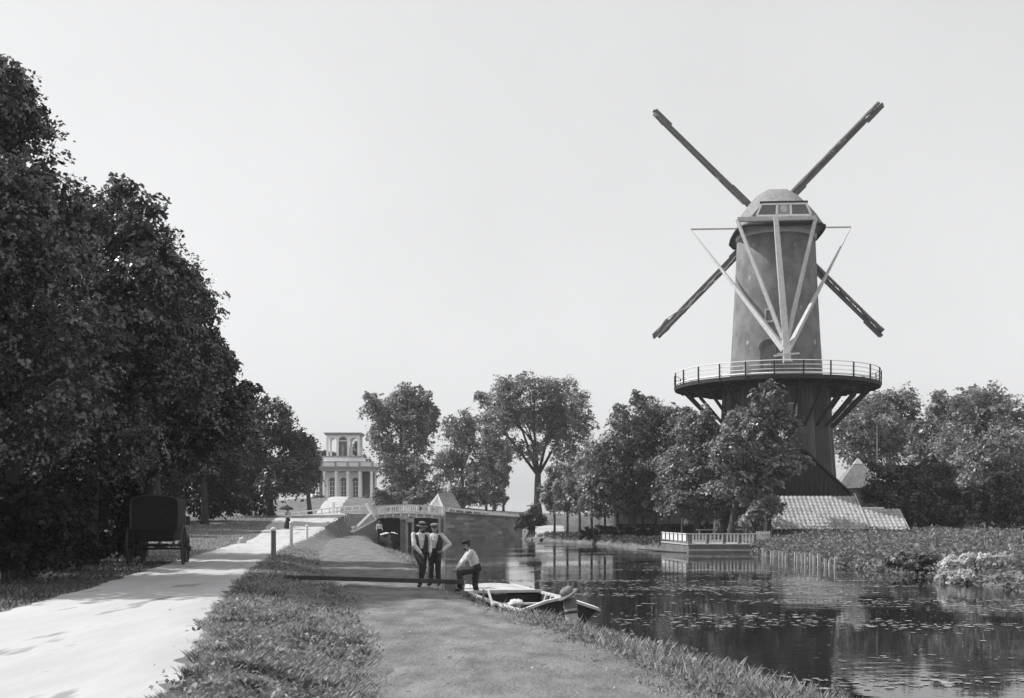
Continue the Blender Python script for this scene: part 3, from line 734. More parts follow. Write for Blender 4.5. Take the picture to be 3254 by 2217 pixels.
# loose stones and clods on path and road
rg = np.random.default_rng(41)
xy, _ = scatter(path_l, path_r, 9, 60, 700, 42, 1.7)
x2, _ = scatter(road_l, road_r, 9, 60, 160, 43, 1.7)
xy = np.concatenate([xy, x2]); m = len(xy); s = .004 + .022 * rg.random(m) ** 5
z = height(xy[:, 0], xy[:, 1]) + .012
c = np.stack([xy[:, 0], xy[:, 1], z + s * .3], 1)
oct_ = np.array([[1, 0, 0], [0, 1, 0], [-1, 0, 0], [0, -1, 0], [0, 0, .8], [0, 0, -.8]])
vs = (c[:, None, :] + oct_[None] * s[:, None, None] * (0.7 + .6 * rg.random((m, 6, 1)))).reshape(-1, 3)
fa = np.array([[0, 1, 4], [1, 2, 4], [2, 3, 4], [3, 0, 4], [1, 0, 5], [2, 1, 5], [3, 2, 5], [0, 3, 5]])
me = bpy.data.meshes.new('loose_stones')
me.from_pydata(vs.tolist(), [], (fa[None] + np.arange(m)[:, None, None] * 6).reshape(-1, 3).tolist()); me.materials.append(mt['stonebits'])
tag(link('loose_stones', me), 'small stones and clods lying on the towpath and road', 'stones', kind='stuff')
# ------------------------------------------------------------------ the windmill
MX, MY = 21.5, 95.0
MZ = 0.30
mill = empty('windmill', (MX, MY, MZ), R(-3.8))
tag(mill, 'tall brick tower windmill with bare crossed sails, white tail poles and a wide gallery', 'windmill')
mill_inv = (Matrix.Translation((MX, MY, MZ)) @ Matrix.Rotation(R(-3.8), 4, 'Z')).inverted()
def ml_(p): return mill_inv @ Vector(p)
STZ = 12.5 - MZ                                             # floor of the gallery
# brick tower, slightly curved batter
prof = [(3.72, STZ - .3), (3.66, STZ + 1.5), (3.5, STZ + 4), (3.34, STZ + 7), (3.2, STZ + 10), (3.1, 24.9 - MZ)]
tower = MB().lathe(prof, 48).build('tower', mt['brick'], mill, smooth=True)
MB().lathe([(3.13, 24.35 - MZ), (3.22, 24.45 - MZ), (3.24, 24.85 - MZ), (3.13, 24.95 - MZ)], 48, cap=False).build('white_band', mt['offwhite'], tower, smooth=True)
# base clad with vertical boards
MB().lathe([(5.05, -.4), (4.72, 4.0), (4.40, 8.5), (4.2, STZ - .2)], 48).build('base_core', mt['dark'], mill)
rg = random.Random(4)
nb = 72
mbo = []
for v in range(3):
    m_ = MB()
    a = 2 * math.pi / nb * (0.455 + .02 * v)
    lo = [(5.12, -.3), (4.79, 4.0), (4.47, 8.5), (4.27, STZ - .25)]
    ring = []
    for r_, z_ in lo:
        ring.append([(r_ * math.cos(-a), r_ * math.sin(-a), z_), (r_ * math.cos(a), r_ * math.sin(a), z_),
                     ((r_ - .06) * math.cos(a), (r_ - .06) * math.sin(a), z_), ((r_ - .06) * math.cos(-a), (r_ - .06) * math.sin(-a), z_)])
    m_.loft(ring)
    mm = M('base_board_%s' % 'abc'[v], .03 + .015 * v, .11 + .05 * v, 1.6, .85, .008, 12, stretch=(5, 5, .22), contrast=.2)
    mbo.append(m_.mesh('board', mm))
for k in range(nb):
    o = link('board', mbo[rg.randrange(3)], mill)
    o.rotation_euler = (0, 0, 2 * math.pi * k / nb); s_ = 1 + rg.uniform(-.004, .004); o.scale = (s_, s_, 1)
# windows of the tower
def tower_item(u, v, w, h, name, build):
    p = P(u, v, MY - 3.5); q = ml_(p)
    ang = math.atan2(q.x, -q.y); z = q.z
    r = float(np.interp(z, [a[1] for a in prof], [a[0] for a in prof]))
    c = Vector((r * math.sin(ang), -r * math.cos(ang), z)); nrm = Vector((math.sin(ang), -math.cos(ang), 0)); tx = Vector((math.cos(ang), math.sin(ang), 0))
    return build(c, nrm, tx)
def small_window(c, n, t):
    w, h = .62, .95; up = Vector((0, 0, 1))
    f = MB()
    for s_ in (-1, 1):
        f.beam(c + t * s_ * w / 2 - up * h / 2, c + t * s_ * w / 2 + up * h / 2, .12, .14, up=n)
    f.beam(c - t * w / 2 - up * h / 2, c + t * w / 2 - up * h / 2, .16, .16); f.beam(c - t * w / 2 + up * h / 2, c + t * w / 2 + up * h / 2, .12, .12)
    f.beam(c - up * h / 2, c + up * h / 2, .06, .07, up=n)
    o = f.build('window', mt['offwhite'], tower)
    MB().prism([c - t * w / 2 - up * h / 2 + n * .02, c + t * w / 2 - up * h / 2 + n * .02, c + t * w / 2 + up * h / 2 + n * .02, c - t * w / 2 + up * h / 2 + n * .02], n * .02).build('pane', mt['glassgrey'], o)
for u, v in ((2443, 1000),):
    tower_item(u, v, 1, 1, 'window', small_window)
def arched_door(c, n, t):
    up = Vector((0, 0, 1)); w, h = 1.25, 1.7
    pts = [c - t * w / 2 - up * 1.2, c + t * w / 2 - up * 1.2] + [c + t * (w / 2 * math.cos(a)) + up * (.35 + w / 2 * math.sin(a)) for a in np.linspace(0, math.pi, 9)]
    o = MB().prism([p - n * .2 for p in pts], n * .24).build('door', mt['board'], tower)
    q = [c + t * ((w / 2 + .12) * math.cos(a)) + up * (.35 + (w / 2 + .12) * math.sin(a)) + n * .05 for a in np.linspace(0, math.pi, 9)]
    MB().tube(q, .07, 6).build('arch_trim', mt['brick'], o)
tower_item(2440, 1120, 1, 1, 'door', arched_door)
def base_window(c, n, t): return small_window(c, n, t)
q = ml_(P(2518, 1300, MY - 4.4)); ang = math.atan2(q.x, -q.y); c = Vector((4.4 * math.sin(ang), -4.4 * math.cos(ang), q.z)); n_ = Vector((math.sin(ang), -math.cos(ang), 0)); t_ = Vector((math.cos(ang), math.sin(ang), 0))
w_ = small_window(c, n_, t_)
# gallery
RG = 8.15
deckm = []
nd = 56
for v in range(2):
    a = math.pi / nd * (.96 - .015 * v)
    ring = [[(r_ * math.cos(s_ * a), r_ * math.sin(s_ * a), z_) for s_, z_ in ((-1, 0), (1, 0), (1, .09), (-1, .09))] for r_ in (3.75, RG)]
    deckm.append(MB().loft(ring).mesh('deck_board', mt['dark']))
for k in range(nd):
    o = link('deck_board', deckm[k % 2], mill); o.location = (0, 0, STZ - .09); o.rotation_euler = (0, 0, 2 * math.pi * k / nd)
MB().lathe([(RG - .02, STZ - .3), (RG + .03, STZ - .3), (RG + .03, STZ - .1), (RG - .02, STZ - .1)], 56, cap=False).build('rim_board', mt['dark'], mill)
NS = 24
jm = MB().beam((4.2, 0, -.24), (RG - .05, 0, -.24), .18, .28).mesh('joist', mt['dark'])
sm = MB().beam((RG - .75, 0, -.42), (4.45, 0, -3.5), .15, .19).mesh('strut', mt['dark'])
sm2 = MB().beam((6.0, 0, -.42), (4.42, 0, -2.4), .16, .18).mesh('strut', mt['dark'])
pm = MB().box((0, 0, .55), (.09, .09, 1.2)).mesh('post', mt['dark'])
for k in range(NS):
    a = 2 * math.pi * (k + .35) / NS
    for nm, m_ in (('joist', jm), ('strut', sm)):
        o = link(nm, m_, mill); o.location = (0, 0, STZ); o.rotation_euler = (0, 0, a)
    o = link('railing_post', pm, mill); o.location = ((RG + .06) * math.cos(a), (RG + .06) * math.sin(a), STZ - .1); o.rotation_euler = (0, 0, a)
for r_, z_, th, nm in ((RG - .02, 1.07, .035, 'top_rail'), (RG - .02, .74, .028, 'middle_rail'), (RG - .02, .42, .028, 'lower_rail'), (RG - .02, .12, .07, 'kick_board')):
    pts = [(r_ * math.cos(2 * math.pi * k / 84), r_ * math.sin(2 * math.pi * k / 84), STZ + z_) for k in range(85)]
    MB().tube(pts, th, 5).build(nm, mt['white'], mill)
MB().lathe([(6.1, STZ - .62), (6.3, STZ - .62), (6.3, STZ - .40), (6.1, STZ - .40)], 40, cap=False).build('ring_beam', mt['dark'], mill)
# cap: rounded thatched helmet, lofted along the axis (+y points to the sails)
cap_st = [(-3.75, 1.75, 26.35, 3.0), (-3.2, 2.2, 26.9, 3.45), (-2.2, 2.5, 27.75, 3.62), (-.8, 2.6, 28.45, 3.68), (1.0, 2.6, 28.6, 3.68), (2.8, 2.5, 28.35, 3.55), (4.1, 2.2, 27.9, 3.1)]
rings = []
for y_, wm, zt, we in cap_st:
    we *= .93; wm *= .97
    zt -= MZ; z0 = 24.75 - MZ
    half = [(we * 1.0, z0), (we * .985, z0 + .18), (we * .90, z0 + .55), (wm * 1.16, z0 + (zt - z0) * .40), (wm * .92, z0 + (zt - z0) * .62), (wm * .64, z0 + (zt - z0) * .83), (wm * .28, zt - .12)]
    if y_ < -3.5: half = [(we, z0), (we * .98, z0 + .18), (we * .93, z0 + .5), (2.45, z0 + .7), (2.1, z0 + 1.15), (1.82, zt - .1), (1.6, zt)]
    ring = [(x, y_, z) for x, z in half] + [(-x, y_, z) for x, z in reversed(half)]
    rings.append(ring)
capo = MB().loft(rings).build('cap', mt['thatch'], mill, smooth=True)
capo.data.polygons.foreach_set('use_smooth', [len(p.vertices) == 4 for p in capo.data.polygons])
eave = [(x * .945, y * 1.02, 0) for x, y in [(3.0, -3.75), (3.45, -3.2), (3.62, -2.2), (3.68, -.8), (3.68, 1), (3.55, 2.8), (3.1, 4.1)]]
pts = [(x, y, 24.72 - MZ) for x, y, _ in eave] + [(-x, y, 24.72 - MZ) for x, y, _ in reversed(eave)]
MB().tube(pts + [pts[0]], .12, 8).build('eave_roll', mt['dark'], capo, smooth=True)
# back gable of the cap
yb = -3.80
def cz(z): return z - MZ
gab = MB().prism([(-2.45, yb, cz(25.0)), (2.45, yb, cz(25.0)), (1.78, yb, cz(26.42)), (-1.78, yb, cz(26.42))], (0, .12, 0)).build('back_boarding', mt['dark'], capo)
MB().beam((-1.85, yb - .04, cz(26.46)), (1.85, yb - .04, cz(26.46)), .12, .16).build('gable_trim', mt['dark'], capo)
def xat(z): return float(np.interp(z, [25.0, 26.42], [2.3, 1.68]))
fr = MB()
z0, z1 = 25.42, 26.32
for s_ in (-1, 1):
    fr.beam((s_ * xat(z0), yb - .05, cz(z0)), (s_ * xat(z1), yb - .05, cz(z1)), .16, .1, up=(0, 1, 0))
    fr.beam((s_ * .55, yb - .05, cz(z0)), (s_ * .52, yb - .05, cz(z1)), .17, .1, up=(0, 1, 0))
fr.beam((-xat(z1), yb - .05, cz(z1)), (xat(z1), yb - .05, cz(z1)), .1, .14); fr.beam((-xat(z0), yb - .05, cz(z0)), (xat(z0), yb - .05, cz(z0)), .1, .14)
win = fr.build('gable_window', mt['white'], capo)
for x0, x1, mm in ((-1.98, -.63, 'glassgrey'), (.63, 1.98, 'glassgrey'), (-.47, .47, 'plaster_grey')):
    MB().prism([(x0, yb - .012, cz(25.5)), (x1, yb - .012, cz(25.5)), (x1 * .86 if abs(x1) > 1 else x1, yb - .012, cz(26.25)), (x0 * .86 if abs(x0) > 1 else x0, yb - .012, cz(26.25))], (0, -.02, 0)).build('pane', mt[mm], win)
em = MB().lathe([(.0, 0), (.30, 0), (.30, .05), (.0, .05)], 16, cap=False)
em.v = [(x, yb - .04 - z, cz(25.95) + y) for x, y, z in em.v]
em.build('emblem', mt['offwhite'], win)
orn = MB()
for k in range(9):
    x = -1.35 + k * .3 + (.15 if k > 4 else 0)
    orn.prism([(x, yb - .02, cz(24.98)), (x + .2, yb - .02, cz(24.98)), (x + .1 + .06 * (-1) ** k, yb - .02, cz(25.2))], (0, -.05, 0))
orn.build('ornament', mt['offwhite'], capo)
# tail
foot_ = ml_(P(2502, 1152, 88.3)); knot = ml_(P(2496, 1105, 88.6))
pt = ml_(P(2465, 690, 90.6))
tail = empty('tail', (0, 0, 0)); tail.parent = mill
def wbeam(a, b, w, w2, nm='brace', par=None):
    return MB().beam(a, b, w, w, w2, w2).build(nm, mt['offwhite'], par or tail, bevel=.02)
wbeam(pt, foot_, .36, .54, 'tail_pole')
sa, sb = ml_(P(2342, 697, 90.8)), ml_(P(2592, 692, 90.8))
wbeam(sa, sb, .34, .34, 'short_crossbeam')
la, lb = ml_(P(2194, 728, 96.5)), ml_(P(2704, 721, 96.5))
wbeam(la, lb, .12, .12, 'long_crossbeam')
wbeam(sa, ml_(P(2488, 1075, 88.7)), .24, .30); wbeam(sb, ml_(P(2502, 1075, 88.7)), .22, .28)
wbeam(la, ml_(P(2492, 1112, 88.5)), .07, .42); wbeam(lb, ml_(P(2504, 1112, 88.5)), .07, .36)  # upper ends thinned to imitate their fading into the bright sky
kb = ml_(P(2460, 1130, 88.2)); kc = ml_(P(2540, 1122, 88.2))
MB().beam(kb, kc, .1, .12).build('winch_bar', mt['white'], tail)
wc = (foot_ + knot) / 2 + Vector((0, -.35, .1))
win_ = MB()
for k in range(6):
    a = math.pi * k / 3
    win_.beam(wc, wc + Vector((math.cos(a) * .75, 0, math.sin(a) * .75)), .06, .06)
win_.build('capstan_wheel', mt['white'], tail)
# sails
hub = ml_(P(2438, 706, 99.8))
MB().beam(Vector((0, 2.5, hub.z)), hub + Vector((0, .35, 0)), .6, .6).build('windshaft', mt['iron'], mill)
LEN = 13.8
for k, ang in enumerate((45.6, 134.4, 225.4, 314.6)):
    rv = Vector((math.cos(R(ang)), 0, math.sin(R(ang)))); tv = Vector((-math.sin(R(ang)), 0, math.cos(R(ang))))
    yo = Vector((0, .18 if k % 2 else -.18, 0)); h0 = hub + yo
    root = MB().beam(h0, h0 + rv * LEN, .44, .40, .26, .22, up=(0, 1, 0)).build('sail', mt['sailwood'], mill)
    tv2 = (tv * math.cos(R(38)) + Vector((0, -1, 0)) * math.sin(R(38)))
    for j in range(17):
        c0 = h0 + rv * (2.6 + j * .66)
        MB().beam(c0 - tv2 * .12, c0 + tv2 * .5, .07, .07).build('sail_bar', mt['sailwood'], root)
    MB().beam(h0 + rv * 2.5 + tv2 * .5, h0 + rv * 13.5 + tv2 * .5, .06, .06).build('hem_lath', mt['sailwood'], root)
    # furled cloth lies against the stock
    pp = []; rr = []
    rgs = random.Random(k + 3)
    for j in range(22):
        f_ = 2.6 + j * .52
        pp.append(h0 + rv * f_ + tv2 * (.33 + .05 * rgs.uniform(-1, 1)) + Vector((0, -.12, 0))); rr.append((.13 + .045 * rgs.uniform(-1, 1)) * (1.25 if j > 18 else 1))
    MB().tube(pp, rr, 7).build('furled_cloth', mt['sailwood'], root, smooth=True)
    for f_, g_ in ((1.9, 4.4), (11.8, 13.7)):
        MB().beam(h0 + rv * f_ - tv * .2 - Vector((0, .06, 0)), h0 + rv * g_ - tv * .17 - Vector((0, .06, 0)), .2, .04, .24, .04, up=(0, 1, 0)).build('wind_board', mt['sailwood'], root)
    if k == 2:
        zz = [h0 + rv * (5.2 + j * 1.15) + tv * (.12 if j % 2 else .34) * (1 if j < 5 else -1) + Vector((0, -.42, 0)) for j in range(8)]
        MB().tube(zz, .045, 5).build('rope', mt['palewood'], root)

# ------------------------------------------------------------------ buildings round the mill
sh = empty('mill_house', (22.6, 89.5, .2))
tag(sh, 'dark gabled timber mill house with a bright pantiled lean-to roof at the mill foot', 'house')
def shl(p): return Vector(p) - Vector((22.6, 89.5, .2))
ap = P(2556, 1436, 88.6); rr_ = P(2694, 1566, 88.6); ll_ = Vector((2 * ap.x - rr_.x, 88.6, rr_.z))
gl_ = MB().prism([shl((ll_.x, 88.6, .1)), shl((rr_.x, 88.6, .1)), shl(rr_), shl(ap), shl(ll_)], (0, .1, 0)).build('gable', mt['dark'], sh)
nbd = 18
for k in range(nbd):
    x0 = ll_.x + (rr_.x - ll_.x) * (k + .06) / nbd; x1 = ll_.x + (rr_.x - ll_.x) * (k + .94) / nbd
    def topz(x): return rr_.z + (ap.z - rr_.z) * (1 - abs(x - ap.x) / (rr_.x - ap.x))
    MB().prism([shl((x0, 88.57, 3.3)), shl((x1, 88.57, 3.3)), shl((x1, 88.57, topz(x1) - .05)), shl((x0, 88.57, topz(x0) - .05))], (0, -.04, 0)).build('plank', mt['dark'], gl_)
for s_, e in ((1, rr_), (-1, ll_)):
    d = (e - ap)
    a_, b_ = shl(ap + Vector((0, -.25, .1))), shl(e + d * .08 + Vector((0, -.25, .1)))
    MB().prism([a_, b_, b_ + Vector((0, 0, .16)), a_ + Vector((0, 0, .16))], (0, 3.0, 0)).build('roof_slope', mt['dark'], sh)
# lean-to roof: two fields of single pantiles
tile_m = []
for v, (lo, hi) in enumerate(((.34, .5), (.31, .47), (.37, .53), (.26, .42))):
    tm = M('pantile_%s' % 'abcd'[v], lo * .9, hi * .9, 5.0, .95, .012, 22, spec=.1, contrast=.3, spots=(3.5, .6, .16))
    prof_ = [(-.16, .0), (-.10, .055), (-.03, .06), (.04, .02), (.10, -.01), (.155, .0)]
    vs = [(x, y, z + (.03 if y < .2 else 0)) for y in (0, .43) for x, z in prof_] + [(x, y, z + (.03 if y < .2 else 0) - .025) for y in (0, .43) for x, z in prof_]
    n6 = 6; fs = []
    for k in range(5):
        fs += [(k, k + 1, k + 1 + n6, k + n6), (k + 12, k + 12 + n6, k + 13 + n6, k + 13), (k, k + 12, k + 13, k + 1), (k + n6, k + n6 + 1, k + n6 + 13, k + n6 + 12)]
    fs += [(0, n6, 18, 12), (5, 17, 23, 11)]
    tile_m.append(MB().add(vs, fs).mesh('tile', tm))
def tile_field(xa, xb, eave, ridge, par, nmx):
    e, r_ = Vector(eave), Vector(ridge)
    sl = (r_ - e); Ls = sl.length; ang = math.atan2(sl.z, sl.y)
    MB().prism([shl((xa, e.y, e.z - .05)), shl((xb, e.y, e.z - .05)), shl((xb, r_.y, r_.z - .05)), shl((xa, r_.y, r_.z - .05))], (0, .02, -.1)).build('roof_deck', mt['dark'], par)
    nxx = max(1, int((xb - xa) / .315)); nr = int(Ls / .40)
    for i in range(nr):
        for j in range(nxx):
            o = link('tile', tile_m[rg.choices(range(4), (4, 3, 2, 1))[0]], par)
            p = e + sl * ((i * .40) / Ls)
            o.location = shl((xa + (j + .5) * (xb - xa) / nxx, p.y + rg.uniform(-.012, .012), p.z + .02 + rg.uniform(0, .014)))
            o.rotation_euler = (ang, rg.uniform(-.04, .04), rg.uniform(-.02, .02))
xa, xb, xc = P(2458, 0, 84).x, P(2772, 0, 84).x, P(2893, 0, 84).x
xm = P(2735, 0, 86).x
e1 = P(0, 1684, 84); r1 = P(0, 1572, 87.6); r2 = P(0, 1616, 86.3)
f1 = empty('lean_to_roof', (0, 0, 0)); f1.parent = sh
tile_field(xa, xm, e1, r1, f1, 0)
f2 = empty('lower_lean_to_roof', (0, 0, 0)); f2.parent = sh
tile_field(xm + .02, xc, e1 + Vector((0, .02, -.03)), r2, f2, 0)
MB().beam(shl((xm + .03, r2.y, r2.z + .06)), shl((xc - 1.2, r2.y, r2.z + .06)), .2, .12).build('ridge_board', mt['white'], f2)
MB().beam(shl((xm, e1.y, e1.z + .09)), shl((xm, r1.y, r1.z + .09)), .1, .12).build('verge_board', mt['palewood'], f1)
MB().prism([shl((xa, e1.y + .35, -.2)), shl((xc, e1.y + .35, -.2)), shl((xc, e1.y + .35, e1.z)), shl((xa, e1.y + .35, e1.z))], (0, .15, 0)).build('low_wall', mt['dark'], sh)
for x in (xa + .05, xc - .05):
    zt = r1.z if x < xm else r2.z; yt = r1.y if x < xm else r2.y
    MB().prism([shl((x, e1.y + .35, -.2)), shl((x, yt, -.2)), shl((x, yt, zt - .2)), shl((x, e1.y + .35, e1.z))], (.08, 0, 0)).build('side_wall', mt['dark'], sh)
# thatched hut behind
hp = P(2726, 1458, 104)
hut = empty('thatched_hut', (hp.x, 104, .3)); tag(hut, 'small hut with a pale thatched peaked roof right of the mill foot', 'hut')
hz = hp.z - .3
hb = [(-2.3, -1.6, hz - 2.7), (1.9, -1.9, hz - 2.5), (2.4, 1.9, hz - 2.5), (-1.9, 1.9, hz - 2.5)]
m_ = MB()
n = 10
ringb = []
for i in range(4):
    a_, b_ = Vector(hb[i]), Vector(hb[(i + 1) % 4])
    for k in range(n // 2): ringb.append(a_.lerp(b_, k / (n // 2)))
apx = Vector((.0, 0, hz))
m_.loft([ringb, [p.lerp(apx, .45) + Vector((0, 0, .08)) for p in ringb], [p.lerp(apx, .9) for p in ringb], [p.lerp(apx, .985) + Vector((0, 0, .0)) for p in ringb]])
m_.build('roof', mt['thatch'], hut)
m2 = MB(); m2.loft([[p.lerp(apx, .80) + Vector((0, 0, .07)) for p in ringb], [p.lerp(apx, .985) + Vector((0, 0, .12)) for p in ringb]]); m2.build('ridge_cap', mt['stone'], hut)
MB().loft([[(x * .85, y * .85, -.2) for x, y, z in hb], [(x * .85, y * .85, hz - 2.3) for x, y, z in hb]]).build('wall', mt['oldwood'], hut)
fp_ = foot(2786, 98)
pole = MB().tube([(0, 0, -.3), (0, 0, P(2786, 1352, 98).z - fp_[2])], [.11, .06], 8).build('flagpole', mt['offwhite'])
pole.location = fp_; tag(pole, 'slim bare pole standing right of the thatched hut', 'pole')

# low garden building under the trees
GX0, GX1, GY = P(1958, 0, 106).x, P(2330, 0, 106).x, 106.0
gh = empty('garden_house', ((GX0 + GX1) / 2, GY, .25)); tag(gh, 'low pale garden building with arched windows in the shade behind the terrace trees', 'building')
W2 = (GX1 - GX0) / 2
MB().box((0, 2.0, 1.4), (W2 * 2, 3.6, 3.0)).build('wall', mt['plaster_grey'], gh)
MB().box((0, .18, .42), (W2 * 2 + .04, .1, 1.0)).build('dado', mt['dark'], gh)
MB().prism([(-W2 - .3, -.5, 2.9), (W2 + .3, -.5, 2.9), (W2 + .3, 4.2, 3.9), (-W2 - .3, 4.2, 3.9)], (0, 0, .12)).build('roof', mt['dark'], gh)
for k in range(9):
    x = -W2 + .7 + k * (2 * W2 - 1.4) / 8
    pts = [(x - .42, .1, 1.0), (x + .42, .1, 1.0)] + [(x + .42 * math.cos(a), .1, 1.85 + .42 * math.sin(a)) for a in np.linspace(0, math.pi, 9)]
    w_ = MB().prism(pts, (0, .12, 0)).build('window', mt['offwhite'], gh)
    if k < 8:
        xx = x + (2 * W2 - 1.4) / 16
        MB().box((xx, -.3, 1.4), (.12, .12, 2.9)).build('post', mt['white'] if k in (4, 5) else mt['dark'], gh)

# ------------------------------------------------------------------ terrace with its fence
tr = empty('terrace', (14, 80, WATER)); tag(tr, 'waterside terrace with a low plank quay front before the mill trees', 'terrace')
def trl(p): return Vector(p) - Vector((14, 80, WATER))
tx0, tx1 = P(2188, 0, 77.6).x, P(2408, 0, 77.6).x
lx, ly = P(2102, 0, 86).x, 86.0
poly = [(tx0, 77.6), (tx1, 77.6), (tx1, 86), (lx, ly)]
MB().prism([trl((x, y, -.95)) for x, y in poly], (0, 0, .93)).build('quay_body', mt['oldwood'], tr)
MB().prism([trl((x + (.0 if x > 13 else -.05), y - .06, -.02)) for x, y in poly], (0, 0, .1)).build('capping', mt['palewood'], tr)
for k in range(3):
    MB().beam(trl((tx0 + .02, 77.57, -.52 + k * .17)), trl((tx1, 77.57, -.52 + k * .17)), .06, .14).build('plank', mt[('oldwood', 'palewood', 'oldwood')[k]], tr)
fz0, fz1 = .09, P(0, 1697, 77.6).z
tf = empty('terrace_fence', ((tx0 + tx1) / 2, 77.7, .08)); tag(tf, 'white slatted fence with dark posts round the waterside terrace', 'fence')
def tfl(p): return Vector(p) - Vector(((tx0 + tx1) / 2, 77.7, .08))
pk = MB().box((0, 0, (fz1 - fz0) / 2 - .02), (.115, .03, fz1 - fz0 - .06)).mesh('slat', mt['white'])
us = [2193, 2248, 2301, 2350, 2398]
for i, u in enumerate(us):
    x = P(u, 0, 77.75).x
    MB().box(tfl((x, 77.8, (fz0 + fz1) / 2)), (.22, .14, fz1 - fz0)).build('post', mt['oldwood'], tf)
for i in range(4):
    a_, b_ = P(us[i], 0, 77.75).x + .2, P(us[i + 1], 0, 77.75).x - .12
    k = int((b_ - a_) / .205)
    for j in range(k + 1):
        o = link('slat', pk, tf); o.location = tfl((a_ + (b_ - a_) * j / k, 77.72, fz0 + .02 + rg.uniform(0, .01))); o.rotation_euler = (0, rg.uniform(-.012, .012), 0)
for z in (fz0 + .1, fz0 + .52):
    MB().beam(tfl((tx0, 77.77, z)), tfl((P(2398, 0, 77.8).x, 77.77, z)), .05, .07).build('rail', mt['oldwood'], tf)
MB().beam(tfl((tx0 - .1, 77.74, fz1 + .02)), tfl((P(2400, 0, 77.8).x, 77.74, fz1 + .02)), .14, .05).build('top_rail', mt['white'], tf)
# side facing the open water: close boarded
A_, B_ = Vector((tx0 - .05, 77.75, 0)), Vector((lx + .05, ly - .1, 0))
nb_ = 24
for j in range(nb_):
    a_, b_ = A_.lerp(B_, (j + .05) / nb_), A_.lerp(B_, (j + .95) / nb_)
    MB().beam(tfl((a_.x, a_.y, fz0 + .34)), tfl((b_.x, b_.y, fz0 + .34)), .03, fz1 - fz0 - .08).build('board', mt['white'], tf)
for j in range(7):
    p = A_.lerp(B_, j / 6)
    MB().box(tfl((p.x - .06, p.y, fz0 + .36)), (.06, .1, fz1 - fz0)).build('post', mt['oldwood'], tf)
MB().beam(tfl((A_.x, A_.y, fz1 + .02)), tfl((B_.x, B_.y, fz1 + .02)), .12, .05).build('top_rail', mt['white'], tf)
MB().beam(tfl((A_.x - .08, A_.y, fz0 + .12)), tfl((B_.x - .08, B_.y, fz0 + .12)), .05, .06).build('rail', mt['oldwood'], tf)
# picket gate
gt = empty('picket_gate', (P(2425, 0, 78.4).x, 78.4, .0)); tag(gt, 'small white picket gate with a diagonal brace right of the terrace fence', 'gate')
gw = (P(2447, 0, 78.4).x - P(2405, 0, 78.4).x)
for j in range(9):
    x = -gw / 2 + gw * j / 8
    MB().prism([(x - .025, 0, .12), (x + .025, 0, .12), (x + .025, 0, .84), (x, 0, .92), (x - .025, 0, .84)], (0, .025, 0)).build('picket', mt['white'], gt)
for z in (.2, .76): MB().beam((-gw / 2 - .02, .04, z), (gw / 2 + .02, .04, z), .03, .07).build('rail', mt['white'], gt)
MB().beam((-gw / 2, .045, .76), (gw / 2, .045, .2), .03, .06).build('brace', mt['white'], gt)
# garden fence behind the young trees
gf_ = empty('garden_fence', (P(1790, 0, 119).x, 119, .1)); tag(gf_, 'white picket fence behind the pale young trees along the garden bank', 'fence')
fa_, fb_ = P(1702, 0, 121.5), P(1905, 0, 112); gp = Vector(gf_.location)
npk = 70
pkm = MB().prism([(-.05, 0, 0), (.05, 0, 0), (.05, 0, .85), (0, 0, .95), (-.05, 0, .85)], (0, .03, 0)).mesh('picket', mt['white'])
for j in range(npk):
    p = fa_.lerp(fb_, j / (npk - 1)); o = link('picket', pkm, gf_); o.location = (p.x - gp.x, p.y - gp.y, float(height(p.x, p.y)) + .05 - gp.z); o.rotation_euler = (0, rg.uniform(-.02, .02), -.9)
for z in (.25, .7):
    MB().beam((fa_.x - gp.x, fa_.y - gp.y + .05, z), (fb_.x - gp.x, fb_.y - gp.y + .05, z), .04, .08).build('rail', mt['white'], gf_)
# tables on the terrace side
for i, (u, y, lb) in enumerate(((2245, 90, 'pale garden table behind the left half of the terrace fence'), (2345, 87.5, 'pale garden table behind the right half of the terrace fence'))):
    f_ = foot(u, y); t0 = empty('garden_table', f_); tag(t0, lb, 'table', 'garden tables')
    MB().box((0, 0, .74), (1.5, .7, .05)).build('table_top', mt['palewood'], t0)
    for sx in (-.6, .6):
        for sy in (-.25, .25): MB().beam((sx, sy, 0), (sx * .9, sy * .9, .72), .06).build('leg', mt['palewood'], t0)
# timber revetment of the right bank
rv_ = empty('timber_revetment', (16, 66, WATER)); tag(rv_, 'row of pale upright timbers holding the right bank at the water line', 'revetment')
def rl_(p): return Vector(p) - Vector((16, 66, WATER))
for i, (u, v) in enumerate([(2424, 1770), (2433, 1771), (2452, 1773), (2459, 1774), (2478, 1777), (2488, 1779), (2497, 1780), (2526, 1786), (2535, 1787), (2552, 1790), (2561, 1791), (2578, 1793), (2588, 1795), (2604, 1798), (2626, 1802), (2636, 1804), (2652, 1807)]):
    yw = F * (EYE - WATER) / (v - HORIZON); x = (u - CENTRE) / F * yw
    w = .045 + .04 * rg.random(); h = .32 + .3 * rg.random(); ln = rg.uniform(-.06, .06)
    MB().beam(rl_((x, yw, -1.0)), rl_((x + ln, yw + .05, WATER + h)), w * 2, .09, w * 1.8, .08, up=(0, 1, 0)).build('stake', mt['stakewood'], rv_)
MB().beam(rl_((16.2, 69.2, -.3)), rl_((15.85, 55.4, -.32)), .07, .09).build('waling', mt['oldwood'], rv_)

